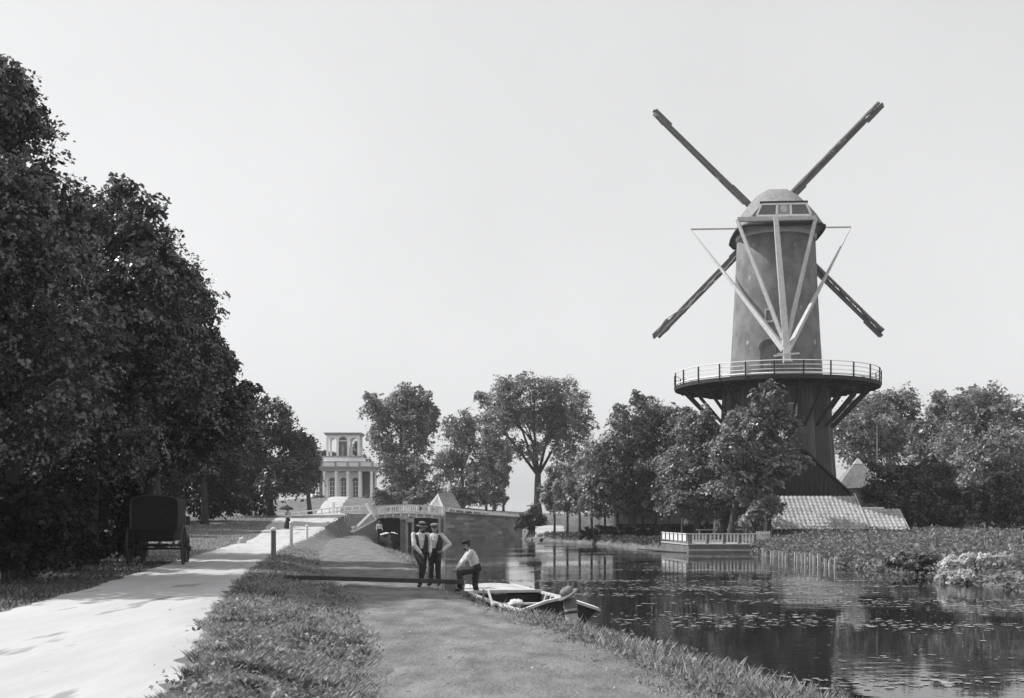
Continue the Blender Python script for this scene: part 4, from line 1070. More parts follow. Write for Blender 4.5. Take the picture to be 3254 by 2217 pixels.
# ------------------------------------------------------------------ bridge
BY = 130.0
br = empty('bridge', (-7.5, BY, WATER)); tag(br, 'low white railed bridge with two openings beside a long masonry quay wall', 'bridge')
def bl(p): return Vector(p) - Vector((-7.5, BY, WATER))
def B(u, v, y=BY): return bl(P(u, v, y))
topc = interp([(1170, 1615), (1205, 1609), (1250, 1605), (1310, 1604), (1370, 1608), (1420, 1614), (1500, 1621), (1612, 1634)])
depth = Vector((0, 7.0, 0))
# deck and fascia
pts_t = [B(u, float(topc(u)) + 28, BY) for u in np.linspace(1186, 1412, 14)]
MB().prism(pts_t + [p - Vector((0, 0, .34)) for p in reversed(pts_t)], depth).build('deck', mt['offwhite'], br)
for k, u in enumerate(np.linspace(1200, 1398, 9)):
    p = B(u, float(topc(u)) + 26, BY)
    MB().box(p + Vector((0, -.1, -.12)), (.16, .2, .62)).build('bracket', mt['white'], br)
MB().tube([p + Vector((0, -.08, .08)) for p in pts_t], .09, 6).build('string_course', mt['white'], br)
for yo, nm in ((0, ''), (7, '')):
    rl = MB()
    pr = [B(u, float(topc(u)), BY) + Vector((0, yo, 0)) for u in np.linspace(1176, 1425, 16)]
    rail = empty('railing'); rail.parent = br
    for a_, b_ in zip(pr, pr[1:]): rl.beam(a_, b_ + (b_ - a_) * .02, .14, .13)
    rl.build('top_rail', mt['white'], rail)
    r2_ = MB()
    for a_, b_ in zip(pr, pr[1:]): r2_.beam(a_ - Vector((0, 0, .72)), b_ - Vector((0, 0, .72)), .1, .12)
    r2_.build('lower_rail', mt['white'], rail)
    for k, u in enumerate(np.linspace(1180, 1421, 35)):
        p = B(u, float(topc(u)), BY) + Vector((0, yo, 0))
        if k % 6 == 0:
            MB().beam(p - Vector((0, 0, 1.0)), p + Vector((0, 0, .08)), .2, .16).build('post', mt['white'], rail)
        elif k < 17 or k % 2:
            MB().beam(p - Vector((0, 0, .72)), p, .11, .08).build('baluster', mt['white'], rail)
        elif k % 6 != 5:
            MB().beam(p - Vector((.0, 0, .7)), p + Vector((.42, 0, -.05)), .09, .07).build('baluster', mt['white'], rail)
# piers and abutments
def wallblock(u0, u1, v0, nm, mat, y0=BY + .15, d=6.6, par=br, v0b=None):
    a_, b_ = P(u0, v0, y0), P(u1, v0b or v0, y0)
    return MB().prism([bl((a_.x, y0, -1.2)), bl((b_.x, y0, -1.2)), bl(b_), bl(a_)], (0, d, 0)).build(nm, mt[mat], par)
pi_ = wallblock(1272, 1297, 1642, 'pier', 'wall')
wallblock(1170, 1199, 1642, 'abutment', 'wall', BY + .12)
wallblock(1391, 1416, 1640, 'abutment', 'wall', BY + .05)
MB().box(B(1284, 1645) + Vector((0, .05, 0)), (.95, .3, .35)).build('pier_head', mt['offwhite'], pi_)
for u in (1293, 1312):
    a_ = P(u, 1648, BY - .35)
    MB().beam(bl((a_.x, a_.y, -1.0)), bl(a_), .26, .26).build('fender_post', mt['palewood'], br)
MB().beam(B(1290, 1652, BY - .5), B(1316, 1652, BY - .5), .22, .5).build('fender_cap', mt['palewood'], br)
for u in (1397, 1413):
    a_ = P(u, 1634, BY - .2)
    MB().beam(bl((a_.x, a_.y, -1.0)), bl(a_), .24, .24).build('fender_post', mt['palewood'], br)
back_ = wallblock(1165, 1420, 1645, 'dark_backing', 'dark', BY + 7.2, .3)  # dark sheet closing the openings, stands for the shade under the bridge
# quay wall to the right, sloping top
qa, qb = P(1416, 1629, BY - .4), P(1660, 1647, BY - 1.0)
qw = MB().prism([bl((qa.x, qa.y, -1.2)), bl((qb.x, qb.y, -1.2)), bl(qb), bl(qa)], (0, 1.0, 0)).build('quay_wall', mt['wall'], br)
stm = [M('wall_stone_%s' % 'abcd'[v], a_, b_, 3.0, .9, .02, 12, contrast=.3) for v, (a_, b_) in enumerate(((.13, .22), (.18, .29), (.24, .36), (.34, .48)))]
row = 0; zz_ = -.62
while zz_ < 1.9:
    hgt = .26 + .1 * rg.random(); t = -.02 * (row % 2)
    while t < 1:
        ln = (.45 + .55 * rg.random()) / (qb - qa).length; t1 = min(t + ln, 1.0)
        p0, p1 = qa.lerp(qb, max(t, 0) + .0015), qa.lerp(qb, t1 - .0015); top_ = min(zz_ + hgt - .025, min(p0.z, p1.z) - .03)
        if top_ > zz_ + .06 and t1 - max(t, 0) > .01:
            pr_ = .02 + .05 * rg.random()
            MB().prism([bl((p0.x, p0.y, zz_)), bl((p1.x, p1.y, zz_)), bl((p1.x, p1.y, top_)), bl((p0.x, p0.y, top_))], (0, -pr_, 0)).build('stone', stm[rg.choices(range(4), (4, 5, 3, 1))[0]], qw)
        t = t1
    zz_ += hgt; row += 1
MB().beam(bl(qa + Vector((0, .4, .06))), bl(qb + Vector((0, .4, .06))), 1.2, .16).build('coping', mt['oldwood'], qw)
qr = empty('quay_railing'); qr.parent = br
ra, rb = P(1420, 1614, BY), P(1614, 1634, BY - .7)
MB().beam(bl(ra), bl(rb), .13, .2).build('top_rail', mt['white'], qr)
MB().beam(bl(ra - Vector((0, 0, .4))), bl(rb - Vector((0, 0, .4))), .1, .12).build('lower_rail', mt['white'], qr)
for k in range(8):
    p = ra.lerp(rb, k / 7); MB().beam(bl(p - Vector((0, 0, .75))), bl(p + Vector((0, 0, .05))), .16, .14).build('post', mt['white'], qr)
# left wing wall with white coping
w0, w1, w2 = P(1122, 1692, 118), P(1194, 1653, 129.3), P(1164, 1600, 129.8)
ww = MB().prism([bl((w0.x, w0.y, -1.2)), bl((w1.x, w1.y, -1.2)), bl(w1), bl(w0)], (-.5, .12, 0)).build('wing_wall', mt['wall'], br)
MB().beam(bl(w0 + Vector((-.15, 0, .06))), bl(w1 + Vector((-.15, 0, .06))), .4, .15).build('coping', mt['white'], ww)
MB().prism([bl(w0 + Vector((.02, .02, .1))), bl(w1 + Vector((0, .05, .1))), bl(w1.lerp(w2, .42))], (-.35, .1, 0)).build('wing_panel', mt['plaster_grey'], ww)
MB().beam(bl(w1 + Vector((0, -.1, 0))), bl(w2 + Vector((0, -.1, 0))), .3, .22).build('end_coping', mt['white'], ww)

# ------------------------------------------------------------------ white fence along the road bend
rf = empty('road_fence', (-24, 140, 1.9)); tag(rf, 'long white post and rail fence along the road bend before the pavilion', 'fence')
def fl(p): return Vector(p) - Vector((-24, 140, 1.9))
ftop = interp([(770, 1641), (900, 1631), (1000, 1621), (1060, 1613), (1110, 1609), (1172, 1606)])
uu = np.linspace(770, 1172, 12)
for k in range(len(uu) - 1):
    a_, b_ = P(uu[k], float(ftop(uu[k])), 140.2), P(uu[k + 1], float(ftop(uu[k + 1])), 140.2)
    MB().beam(fl(a_), fl(b_), .12, .15).build('rail', mt['white'], rf)
    MB().beam(fl(a_ - Vector((0, 0, .5))), fl(b_ - Vector((0, 0, .5))), .08, .12).build('rail', mt['white'], rf)
for k, u in enumerate(np.linspace(780, 1168, 17)):
    p = P(u, float(ftop(u)), 140.2); z = float(height(p.x, 140.2))
    MB().box(fl((p.x, 140.25, (p.z + z) / 2 - .1)), (.16, .16, p.z - z + .24)).build('post', mt['white'], rf)
for u in (1058, 1066):
    p = P(u, 1600, 139.6); z = float(height(p.x, 139.6))
tp = P(1060, 1597, 139.4); z = float(height(tp.x, 139.4))
gp_ = MB().box((0, 0, (tp.z - z) / 2), (.32, .32, tp.z - z + .2)).build('gate_post', mt['white'], bevel=.03)
gp_.location = (tp.x, 139.4, z); tag(gp_, 'tall square white post standing in the road fence', 'post')

# ------------------------------------------------------------------ small boarded shed behind the bridge
sx = P(1410, 0, 146).x; sz = 2.1
sd = empty('boarded_shed', (sx, 146, sz)); tag(sd, 'small shed with a steep hipped boarded roof behind the bridge railing', 'shed')
def sdl(p): return Vector(p) - Vector((sx, 146, sz))
a1, a2 = P(1391, 1568, 146), P(1441, 1571, 146.5)
c1, c2, c3, c4 = P(1356, 1613, 146.5), P(1411, 1614, 143.8), P(1464, 1613, 144.2), P(1440, 1611, 149)
MB().prism([sdl(c1), sdl(c2), sdl(a1)], (.06, .1, -.02)).build('hip_end', mt['palewood'], sd)
MB().prism([sdl(c2), sdl(c3), sdl(a2), sdl(a1)], (0, .12, -.02)).build('roof_slope', mt['slate'], sd)
MB().prism([sdl(c3), sdl(c4), sdl(a2)], (-.1, .05, -.02)).build('hip_end', mt['slate'], sd)
for k in range(1, 9):
    t = k / 9
    MB().beam(sdl(c2.lerp(a1, t) + Vector((0, -.03, .03))), sdl(c3.lerp(a2, t) + Vector((0, -.03, .03))), .05, .07).build('batten', mt['slate'], sd)
for k in range(1, 8):
    t = k / 8; q_ = c1.lerp(c2, t); tt = 1 - abs(t - .55) / .55 if t < .55 else 1 - (t - .55) / .45
    MB().beam(sdl(q_ + Vector((-.04, -.04, 0))), sdl(q_.lerp(a1, max(.05, tt * .93)) + Vector((-.04, -.04, 0))), .06, .04).build('board', mt['palewood'], sd)
MB().beam(sdl(a1 + Vector((0, 0, .04))), sdl(a2 + Vector((0, 0, .04))), .16, .1).build('ridge_board', mt['palewood'], sd)
MB().prism([sdl((p.x * .985 + sx * .015, p.y * .985 + 146.4 * .015, 1.9)) for p in (c1, c2, c3, c4)], (0, 0, 1.1)).build('wall', mt['oldwood'], sd)

# ------------------------------------------------------------------ pavilion
PY = 200.0
pc = P(1107, 1580, PY)
pv_ = empty('pavilion', (pc.x, PY, pc.z)); tag(pv_, 'pale neoclassical pavilion with a colonnade and an open arched belvedere', 'pavilion')
S = PY / F
def px(u): return (u - 1107) * S
def pz(v): return (1580 - v) * S
def arch_wall(name, mat, y, d, x0, x1, z0, z1, ops, par):
    """wall with round-headed openings (centre, half width, sill, springing)"""
    m_ = MB(); cur = x0
    for cx, hw, sill, spr in ops:
        m_.prism([(cur, y, z0), (cx - hw, y, z0), (cx - hw, y, z1), (cur, y, z1)], (0, d, 0))
        if sill > z0 + .01: m_.prism([(cx - hw, y, z0), (cx + hw, y, z0), (cx + hw, y, sill), (cx - hw, y, sill)], (0, d, 0))
        ar = [(cx - hw * math.cos(a), y, spr + hw * math.sin(a)) for a in np.linspace(0, math.pi, 13)]
        for p, q in zip(ar, ar[1:]):
            m_.prism([p, q, (q[0], y, z1), (p[0], y, z1)], (0, d, 0))
        cur = cx + hw
    m_.prism([(cur, y, z0), (x1, y, z0), (x1, y, z1), (cur, y, z1)], (0, d, 0))
    return m_.build(name, mt[mat], par)
MB().box((px(1095), 3.2, -.45), (px(1200) - px(985), 9.5, .9)).build('plinth', mt['plaster_grey'], pv_)
MB().box((px(1095), -1.3, -.06), (px(1202) - px(983), .9, .12)).build('step', mt['stone'], pv_)
MB().box((px(1095), -1.9, -.3), (px(1190) - px(1000), .9, .3)).build('step', mt['stone'], pv_)
opsl = [(px(1051), .66, .05, pz(1528)), (px(1088), .66, .05, pz(1528)), (px(1126), .66, .05, pz(1528))]
lw = arch_wall('lower_wall', 'plaster', 1.6, .35, px(1031), px(1147), 0, pz(1499), opsl, pv_)
for cx, hw, s_, spr in opsl:
    fr = MB()
    for dx in (-.6, 0, .6): fr.beam((cx + dx, 1.72, .05), (cx + dx, 1.72, spr), .07, .06)
    for z in (.5, 1.2, 1.9, spr): fr.beam((cx - .64, 1.72, z), (cx + .64, 1.72, z), .05, .07)
    for s_ in (-1, 1): fr.box((cx + s_ * .5, 1.7, spr / 2), (.18, .05, spr))
    wf = fr.build('window', mt['white'], lw)
    fan = [(cx + .66 * math.cos(a), 1.8, spr + .66 * math.sin(a)) for a in np.linspace(0, math.pi, 11)]
    MB().prism([(cx - .66, 1.8, .05), (cx + .66, 1.8, .05)] + fan, (0, .05, 0)).build('pane', mt['glassgrey'], wf)
MB().box((px(1095), 4.3, pz(1499) / 2), (px(1180) - px(1003), 3.5, pz(1499) - .05)).build('inner_block', mt['oldwood'], pv_)
col = MB().lathe([(.34, 0), (.34, .12), (.27, .2), (.265, 2.2), (.22, pz(1505)), (.30, pz(1503)), (.33, pz(1500)), (.33, pz(1498))], 14).mesh('column', mt['plaster'], True)
for u in (995, 1032, 1070, 1107, 1145, 1182):
    o = link('column', col, pv_); o.location = (px(u), -.55, 0)
for u in (995, 1182):
    o = link('column', col, pv_); o.location = (px(u), 3.5, 0)
MB().box((px(1089), 2.6, pz(1491)), (px(1190) - px(988), 7.0, pz(1485) - pz(1498))).build('entablature', mt['plaster_grey'], pv_)
MB().box((px(1089), 2.6, pz(1484.5)), (px(1194) - px(984), 7.5, .16)).build('cornice', mt['plaster_grey'], pv_)
par_ = MB().box((px(1105), 2.4, pz(1475)), (px(1187) - px(1023), 6.0, pz(1468) - pz(1482))).build('parapet', mt['plaster'], pv_)
for u in (1025, 1068, 1106, 1144, 1185):
    MB().box((px(u), -.65, pz(1475)), (.3, .3, pz(1466) - pz(1484))).build('pedestal', mt['plaster_grey'], par_)
MB().box((px(1106), -.62, pz(1466.5)), (px(1190) - px(1022), .45, .1)).build('coping', mt['stone'], par_)
MB().box((px(1088), 2.6, pz(1459)), (px(1150) - px(1026), 4.8, pz(1452) - pz(1466))).build('attic', mt['plaster'], pv_)
MB().box((px(1088), 2.6, pz(1450)), (px(1152) - px(1024), 5.2, .24)).build('cornice', mt['plaster_grey'], pv_)
opsu = [(px(1054), .70, pz(1447), pz(1402)), (px(1087.5), .74, pz(1447), pz(1399)), (px(1121), .70, pz(1447), pz(1402))]
for yy_ in (.7, 4.4):
    arch_wall('belvedere_arcade', 'plaster', yy_, .4, px(1035), px(1141), pz(1447.5), pz(1381), opsu, pv_)
MB().box((px(1088), 2.75, pz(1378)), (px(1145) - px(1031), 4.9, .3)).build('belvedere_roof', mt['plaster_grey'], pv_)
MB().box((px(1088), 2.75, pz(1375)), (px(1149) - px(1028), 5.3, .14)).build('cornice', mt['plaster_grey'], pv_)
cx, hw, s_, spr = opsu[1]
nic = [(cx - .72, 1.02, pz(1447)), (cx + .72, 1.02, pz(1447))] + [(cx + .72 * math.cos(a), 1.02, spr + .72 * math.sin(a)) for a in np.linspace(0, math.pi, 11)]
nb2 = MB().prism(nic, (0, .08, 0)).build('niche', mt['glassgrey'], pv_)
MB().beam((cx - .74, .98, spr), (cx + .74, .98, spr), .06, .14).build('transom', mt['plaster'], nb2)
st = MB().lathe([(.28, 0), (.2, .4), (.24, 1.0), (.3, 1.35), (.12, 1.55), (.16, 1.75), (.05, 1.92)], 10).build('statue', mt['plaster_grey'], nb2, smooth=True)
st.location = (cx, .88, pz(1447))
for u, y, lb in ((1050, 196, 'rounded clipped dark bush at the left of the pavilion steps'), (1092 - 80, 195, 'second clipped dark bush left of the pavilion steps')):
    tree('clipped_bush', lb, foot(u, y), lobes(y, [(u, 1598, 32, 20)], 1, 0, 2), 2500, .3, 'leaf_dark', .06, int(u), cat='shrub', limbs=False)
tree('clipped_bush', 'grey clipped bush at the right of the pavilion steps', foot(1160, 192), lobes(192, [(1158, 1596, 24, 18)], 1, 0, 2), 2000, .3, 'leaf_mid', .06, 333, cat='shrub', limbs=False)
# ------------------------------------------------------------------ posts along the road, beam, bits
posts = [(869, 1676, 1783, 'dark weathered road post with a pale top, nearest of the row', 'oldwood', .2), (925, 1656, 1737, 'second road post, slim and white, behind the nearest post', 'offwhite', .2),
         (975, 1668, 1716, 'third white road post, halfway up to the bridge', 'white', .2), (1042, 1656, 1692, 'fourth white road post, before the wing wall', 'white', .22)]
for u, v0, v1, lb, m_, w in posts:
    y = F * (EYE - .24) / (v1 - HORIZON) if v1 > 1700 else 104.0
    x = (u - CENTRE) / F * y; z = float(height(x, y)); h = P(u, v0, y).z - z
    e_ = empty('road_post', (x, y, z)); tag(e_, lb, 'post', 'posts along the road')
    MB().lathe([(w * .52, -.3), (w * .5, .1), (w * .46, h - .12), (w * .45, h - .1)], 10).build('shaft', mt[m_], e_, smooth=True)
    MB().lathe([(w * .5, h - .12), (w * .52, h - .04), (w * .3, h), (w * .05, h + .015)], 10).build('top', mt['white'], e_, smooth=True)

# long beam laid across the towpath
b0, b1 = P(905, 1833, 31.6), P(1472, 1849, 30.2)
bo = empty('barrier_beam', b0.lerp(b1, .5)); tag(bo, 'long dark timber beam lying low across the towpath by the men', 'beam')
def bol(p): return Vector(p) - Vector(bo.location)
MB().beam(bol(b0), bol(b1), .16, .115).build('beam', mt['beamwood'], bo, bevel=.012)
for t, wd in ((.06, .3), (.93, .34)):
    p = b0.lerp(b1, t); z = float(height(p.x, p.y))
    MB().box(bol((p.x, p.y, (p.z - .06 + z) / 2 - .05)), (.26, wd, max(.08, p.z - .06 - z + .1))).build('bearing_block', mt['oldwood'], bo)
# tree stumps / clods near the men
def lump(name, label, cat, u, v, y, r, m_, seed, flat=.7):
    rg2 = random.Random(seed); p = P(u, v, y)
    m2 = MB(); rings = []
    for i in range(6):
        t = i / 5; rr = r * math.sin(math.pi * (.12 + .8 * t)); rings.append([(rr * math.cos(a) * (1.2 + .4 * rg2.uniform(-1, 1)), rr * .8 * math.sin(a) * (1 + .4 * rg2.uniform(-1, 1)), r * flat * (2 * t - 1 + .3 * rg2.uniform(-1, 1))) for a in np.linspace(0, 2 * math.pi, 11)[:-1]])
    m2.loft(rings); o = m2.build(name, mt[m_], smooth=True); o.location = p; tag(o, label, cat); return o

# mooring post with a hat left on it
z0 = float(height(1.09, 20.9))
mp_ = empty('mooring_post', (1.09, 20.9, z0)); tag(mp_, 'stout pale mooring post leaning at the near end of the barge', 'mooring post')
mh = P(1822, 1893, 20.9).z - z0
MB().lathe([(.125, -.35), (.118, .1), (.112, mh * .55), (.118, mh * .58), (.108, mh * .62), (.105, mh - .02), (.085, mh)], 14).build('shaft', mt['palewood'], mp_, smooth=True)
MB().lathe([(.124, mh * .62), (.128, mh * .66), (.118, mh * .93), (.10, mh * .95)], 14, cap=False).build('dark_head', mt['oldwood'], mp_, smooth=True)  # darker tone round the upper part of the post
MB().lathe([(.131, mh * .47), (.136, mh * .49), (.136, mh * .53), (.131, mh * .55)], 14, cap=False).build('iron_band', mt['iron'], mp_, smooth=True)
mp_.rotation_euler = (R(-3), R(-6), 0)
hat_ = empty('straw_hat', (1.09 - .09, 20.86, z0 + mh + .03)); tag(hat_, 'pale brimmed hat hanging tilted on the mooring post', 'hat')
MB().lathe([(.03, .0), (.20, -.015), (.205, .0), (.12, .025), (.03, .02)], 20, cap=False).build('brim', mt['felt'], hat_, smooth=True)
MB().lathe([(.125, .01), (.12, .09), (.09, .125), (.02, .135)], 16).build('crown', mt['felt'], hat_, smooth=True)
hat_.rotation_euler = (R(8), R(-32), 0)

# the open barge
A0, B0 = Vector((1.03, 25.5, 0)), Vector((-.62, 32.6, 0))
ax = (B0 - A0); LB = ax.length; ax.normalize(); sd_ = Vector((ax.y, -ax.x, 0))
bg_ = empty('barge', A0.lerp(B0, .5) + Vector((0, 0, WATER))); tag(bg_, 'open wooden barge with white gunwales and ribs moored at the towpath', 'boat')
def bp_(s, o_, z): return A0 + ax * s + sd_ * o_ + Vector((0, 0, z)) - Vector(bg_.location)
ss = [0, .25, .7, 1.5, 2.6, 4.0, 5.4, 6.6, 7.5, LB]
hw_ = interp([(0, .86), (.7, .93), (2, 1.0), (4, 1.0), (6, .92), (7.4, .62), (LB, .30)])
gz = interp([(0, -.17), (1.5, -.16), (4, -.14), (6, -.12), (LB, -.04)])
bz = interp([(0, -.50), (.35, -.66), (1.2, -.8), (6.5, -.8), (7.6, -.62), (LB, -.42)])
bw = interp([(0, .42), (.7, .66), (2, .78), (5, .78), (7, .5), (LB, .12)])
out = []
for s_ in ss:
    w, g, b_, bw_ = float(hw_(s_)), float(gz(s_)), float(bz(s_)), float(bw(s_))
    o1 = [(w, g), ((w + bw_) / 2 + .05, (g + b_) / 2), (bw_, b_), (-bw_, b_), (-(w + bw_) / 2 - .05, (g + b_) / 2), (-w, g)]
    i1 = [(-w + .05, g), (-(w + bw_) / 2, (g + b_) / 2), (-bw_ + .04, b_ + .06), (bw_ - .04, b_ + .06), ((w + bw_) / 2, (g + b_) / 2), (w - .05, g)]
    out.append([bp_(s_, a_, z) for a_, z in o1 + i1])
MB().loft(out).build('hull', mt['dark'], bg_)
w0_ = float(hw_(0))
# end board with its peaked top
eb = MB().prism([bp_(-.02, -.42, -.52), bp_(-.02, .42, -.52), bp_(-.02, w0_, -.17), bp_(-.02, .3, .02), bp_(-.02, 0, .07), bp_(-.02, -.3, .02), bp_(-.02, -w0_, -.17)], -ax * .06).build('end_board', mt['dark'], bg_)
m_ = MB()
pk_ = [bp_(-.05, a_, z) for a_, z in ((-w0_ - .05, -.16), (-.3, .045), (0, .1), (.3, .045), (w0_ + .05, -.16))]
for a_, b_ in zip(pk_, pk_[1:]): m_.beam(a_, b_, .15, .055)
m_.build('end_coping', mt['offwhite'], bg_)
for sg in (-1, 1):
    m_ = MB(); pts = [bp_(s_, sg * (float(hw_(s_)) - .01), float(gz(s_)) + .025) for s_ in np.linspace(0, LB, 22)]
    for a_, b_ in zip(pts, pts[1:]): m_.beam(a_, b_, .13, .05)
    m_.build('gunwale', mt['offwhite'], bg_)
for k in range(9):
    s_ = .75 + k * .46
    for sg in (-1, 1):
        w, g, b_, bw_ = float(hw_(s_)), float(gz(s_)), float(bz(s_)), float(bw(s_))
        MB().beam(bp_(s_, sg * (w - .09), g), bp_(s_, sg * (bw_ - .1), b_ + .08), .09, .07).build('rib', mt['palewood'], bg_)
for k in range(5):
    o_ = -.5 + k * .25
    MB().beam(bp_(.7, o_, -.70), bp_(4.9, o_, -.70), .22, .025).build('floor_board', mt['oldwood'], bg_)
# aft deck
nd_ = 7
s0, s1 = 5.1, LB - .1
for k in range(nd_):
    f0, f1 = -1 + 2 * (k + .02) / nd_, -1 + 2 * (k + .98) / nd_
    q_ = []
    for s_ in np.linspace(s0, s1, 6): q_.append(bp_(s_, f0 * (float(hw_(s_)) - .05), float(gz(s_)) + .04 + .05 * (1 - f0 * f0)))
    for s_ in np.linspace(s1, s0, 6): q_.append(bp_(s_, f1 * (float(hw_(s_)) - .05), float(gz(s_)) + .04 + .05 * (1 - f1 * f1)))
    MB().prism(q_, (0, 0, -.03)).build('deck_plank', mt['palewood'], bg_)
MB().prism([bp_(s0 + .02, -.9, -.14), bp_(s0 + .02, .9, -.14), bp_(s0 + .02, .72, -.74), bp_(s0 + .02, -.72, -.74)], ax * .05).build('bulkhead', mt['dark'], bg_)
MB().beam(bp_(s0 - .02, -.93, -.06), bp_(s0 - .02, .93, -.06), .06, .07).build('deck_edge', mt['offwhite'], bg_)
MB().beam(bp_(2.6, -.97, -.2), bp_(2.6, .97, -.2), .22, .04).build('thwart', mt['palewood'], bg_)
MB().beam(bp_(1.5, .35, -.6), bp_(3.6, .93, -.08), .12, .03).build('loose_plank', mt['palewood'], bg_)
# things in and by the barge
sk = lump('canvas_bundle', 'crumpled white canvas bundle at the bank beside the barge', 'bundle', 1641, 1916, 26.6, .16, 'sack', 4, .6)
st_ = MB().tube([(0, 0, -.2), (.01, 0, .42)], [.03, .025], 7).build('mooring_stake', mt['oldwood'], smooth=True)
yq = 27.4; xq = (1535 - CENTRE) / F * yq; st_.location = (xq, yq, float(height(xq, yq))); tag(st_, 'thin dark stake in the bank grass left of the barge', 'stake')
op = MB().tube([P(1552, 1878, 28.6) , P(1566, 1926, 27.0)], [.03, .04], 7).build('boat_pole', mt['white'], smooth=True); tag(op, 'short white pole slanting from the barge deck to the grass', 'pole')

# dark rowing boat under the bridge side
A1, B1 = Vector((-10.3, 99.6, 0)), Vector((-11.4, 107.5, 0))
ax1 = (B1 - A1); L1 = ax1.length; ax1.normalize(); sd1 = Vector((ax1.y, -ax1.x, 0))
rb_ = empty('rowing_boat', A1.lerp(B1, .5) + Vector((0, 0, WATER))); tag(rb_, 'black tarred rowing boat at the bank near the bridge', 'boat')
def rp_(s, o_, z): return A1 + ax1 * s + sd1 * o_ + Vector((0, 0, z)) - Vector(rb_.location)
out = []
for s_ in np.linspace(0, L1, 9):
    t = s_ / L1; w = .08 + .89 * math.sin(math.pi * min(1, t * 1.9) * .5) if t < .6 else .97 - .5 * (t - .6) / .4
    g = .5 - .42 * math.sin(math.pi * min(1, t * 1.1) * .8) ; b_ = -.75 + .25 * (1 - t) ** 3
    o1 = [(w, g), (w * .85, (g + b_) / 2), (w * .45, b_), (-w * .45, b_), (-w * .85, (g + b_) / 2), (-w, g)]
    i1 = [(-w + .06, g), (-w * .8, (g + b_) / 2), (-w * .4, b_ + .1), (w * .4, b_ + .1), (w * .8, (g + b_) / 2), (w - .06, g)]
    out.append([rp_(s_, a_, z) for a_, z in o1 + i1])
MB().loft(out).build('hull', mt['dark'], rb_)
MB().prism([rp_(.05, -.08, .46), rp_(.05, .08, .46), rp_(.9, .5, .34), rp_(1.9, .8, .22), rp_(1.9, -.8, .22), rp_(.9, -.5, .34)], (0, 0, .03)).build('foredeck', mt['dark'], rb_)
MB().beam(rp_(4.4, -.9, .1), rp_(4.4, .9, .1), .25, .04).build('thwart', mt['oldwood'], rb_)
for i, (s_, o_, lb) in enumerate(((2.4, -.35, 'pale sack lying left in the black rowing boat'), (2.6, .25, 'pale sack lying right in the black rowing boat'))):
    c_ = rp_(s_ + .4, o_, .30) + Vector(rb_.location)
    o = lump('cargo_sack', lb, 'sack', 0, 0, 1, .4, 'sack', 30 + i, .45); o.location = c_; o['group'] = 'sacks in the rowing boat'

# landing stage and pole at the garden bank
ls = empty('landing_stage', P(1728, 1710, 119)); tag(ls, 'low pale plank landing stage at the garden bank right of the quay wall', 'jetty')
for k in range(6): MB().box((-1.3 + k * .45, 0, 0), (.42, 1.2, .06)).build('plank', mt['palewood'], ls)
for x in (-1.2, 1.0): MB().beam((x, -.5, -.6), (x, -.5, 0), .14).build('pile', mt['dark'], ls)
fp2 = MB().tube([P(2028, 1744, 84), P(2180, 1757, 77.9)], [.05, .07], 6).build('floating_pole', mt['dark'], smooth=True); tag(fp2, 'dark pole floating slantwise off the left corner of the terrace', 'pole')

# ------------------------------------------------------------------ the carriage
CX, CY = -12.0, 39.4
cr_ = empty('carriage', (CX, CY, float(height(CX, CY)) + .012), R(9)); tag(cr_, 'black hooded horse carriage seen from behind in the tree shade', 'carriage')
# local: +y forward, origin on the road under the rear axle
body = MB().loft([[(-.55, -.35, .80), (.55, -.35, .80), (.58, 1.5, .80), (-.58, 1.5, .80)], [(-.68, -.5, 1.25), (.68, -.5, 1.25), (.68, 1.55, 1.2), (-.68, 1.55, 1.2)], [(-.70, -.5, 1.35), (.70, -.5, 1.35), (.70, 1.55, 1.3), (-.70, 1.55, 1.3)]]).build('body', mt['leather'], cr_, bevel=.02)
prof_ = [(-.74, 1.2), (-.76, 1.7), (-.76, 2.12), (-.68, 2.25), (-.35, 2.33), (0, 2.35), (.35, 2.33), (.68, 2.25), (.76, 2.12), (.76, 1.7), (.74, 1.2)]
rings = []
for y_, s_ in ((-.55, .99), (-.45, 1.0), (.5, 1.01), (1.6, 1.0), (1.75, .98)):
    rings.append([(x * s_, y_, z * (1 if y_ > -.5 else .995)) for x, z in prof_])
hood = MB().loft(rings).build('hood', mt['leather'], cr_, smooth=False)
MB().tube([(x * 1.01, -.58, z) for x, z in prof_], .028, 6).build('hood_piping', mt['iron'], hood)
MB().box((0, -.575, 1.85), (.42, .02, .26)).build('back_window', mt['leather'], hood)
for x in (-.8, .8): MB().tube([(x, -.5, 1.25), (x, -.45, 2.1), (x * .92, -.45, 2.28)], .018, 6).build('hood_iron', mt['iron'], hood)
MB().box((0, 2.0, 1.25), (1.1, .5, .12)).build('driver_seat', mt['leather'], cr_)
MB().box((0, 2.55, .85), (1.0, .5, .05)).build('footboard', mt['leather'], cr_)
for s_ in (-1, 1):
    MB().tube([(s_ * .55, -.45, .62), (s_ * .55, 0, .78), (s_ * .55, .45, .62)], .03, 6).build('spring', mt['iron'], cr_)
    MB().beam((s_ * .35, 2.6, .6), (s_ * .33, 4.9, .95), .06).build('shaft', mt['dark'], cr_)
    MB().box((s_ * .83, 1.7, 1.5), (.14, .14, .3)).build('lamp', mt['iron'], cr_)
MB().tube([(-.95, 0, .66), (.95, 0, .66)], .045, 8).build('axle', mt['iron'], cr_)
MB().tube([(-.8, 2.1, .5), (.8, 2.1, .5)], .04, 8).build('axle', mt['iron'], cr_)
MB().beam((0, -.2, .62), (0, 2.2, .6), .12).build('perch', mt['dark'], cr_)
MB().box((0, -.62, .72), (.9, .28, .04)).build('luggage_board', mt['dark'], cr_)
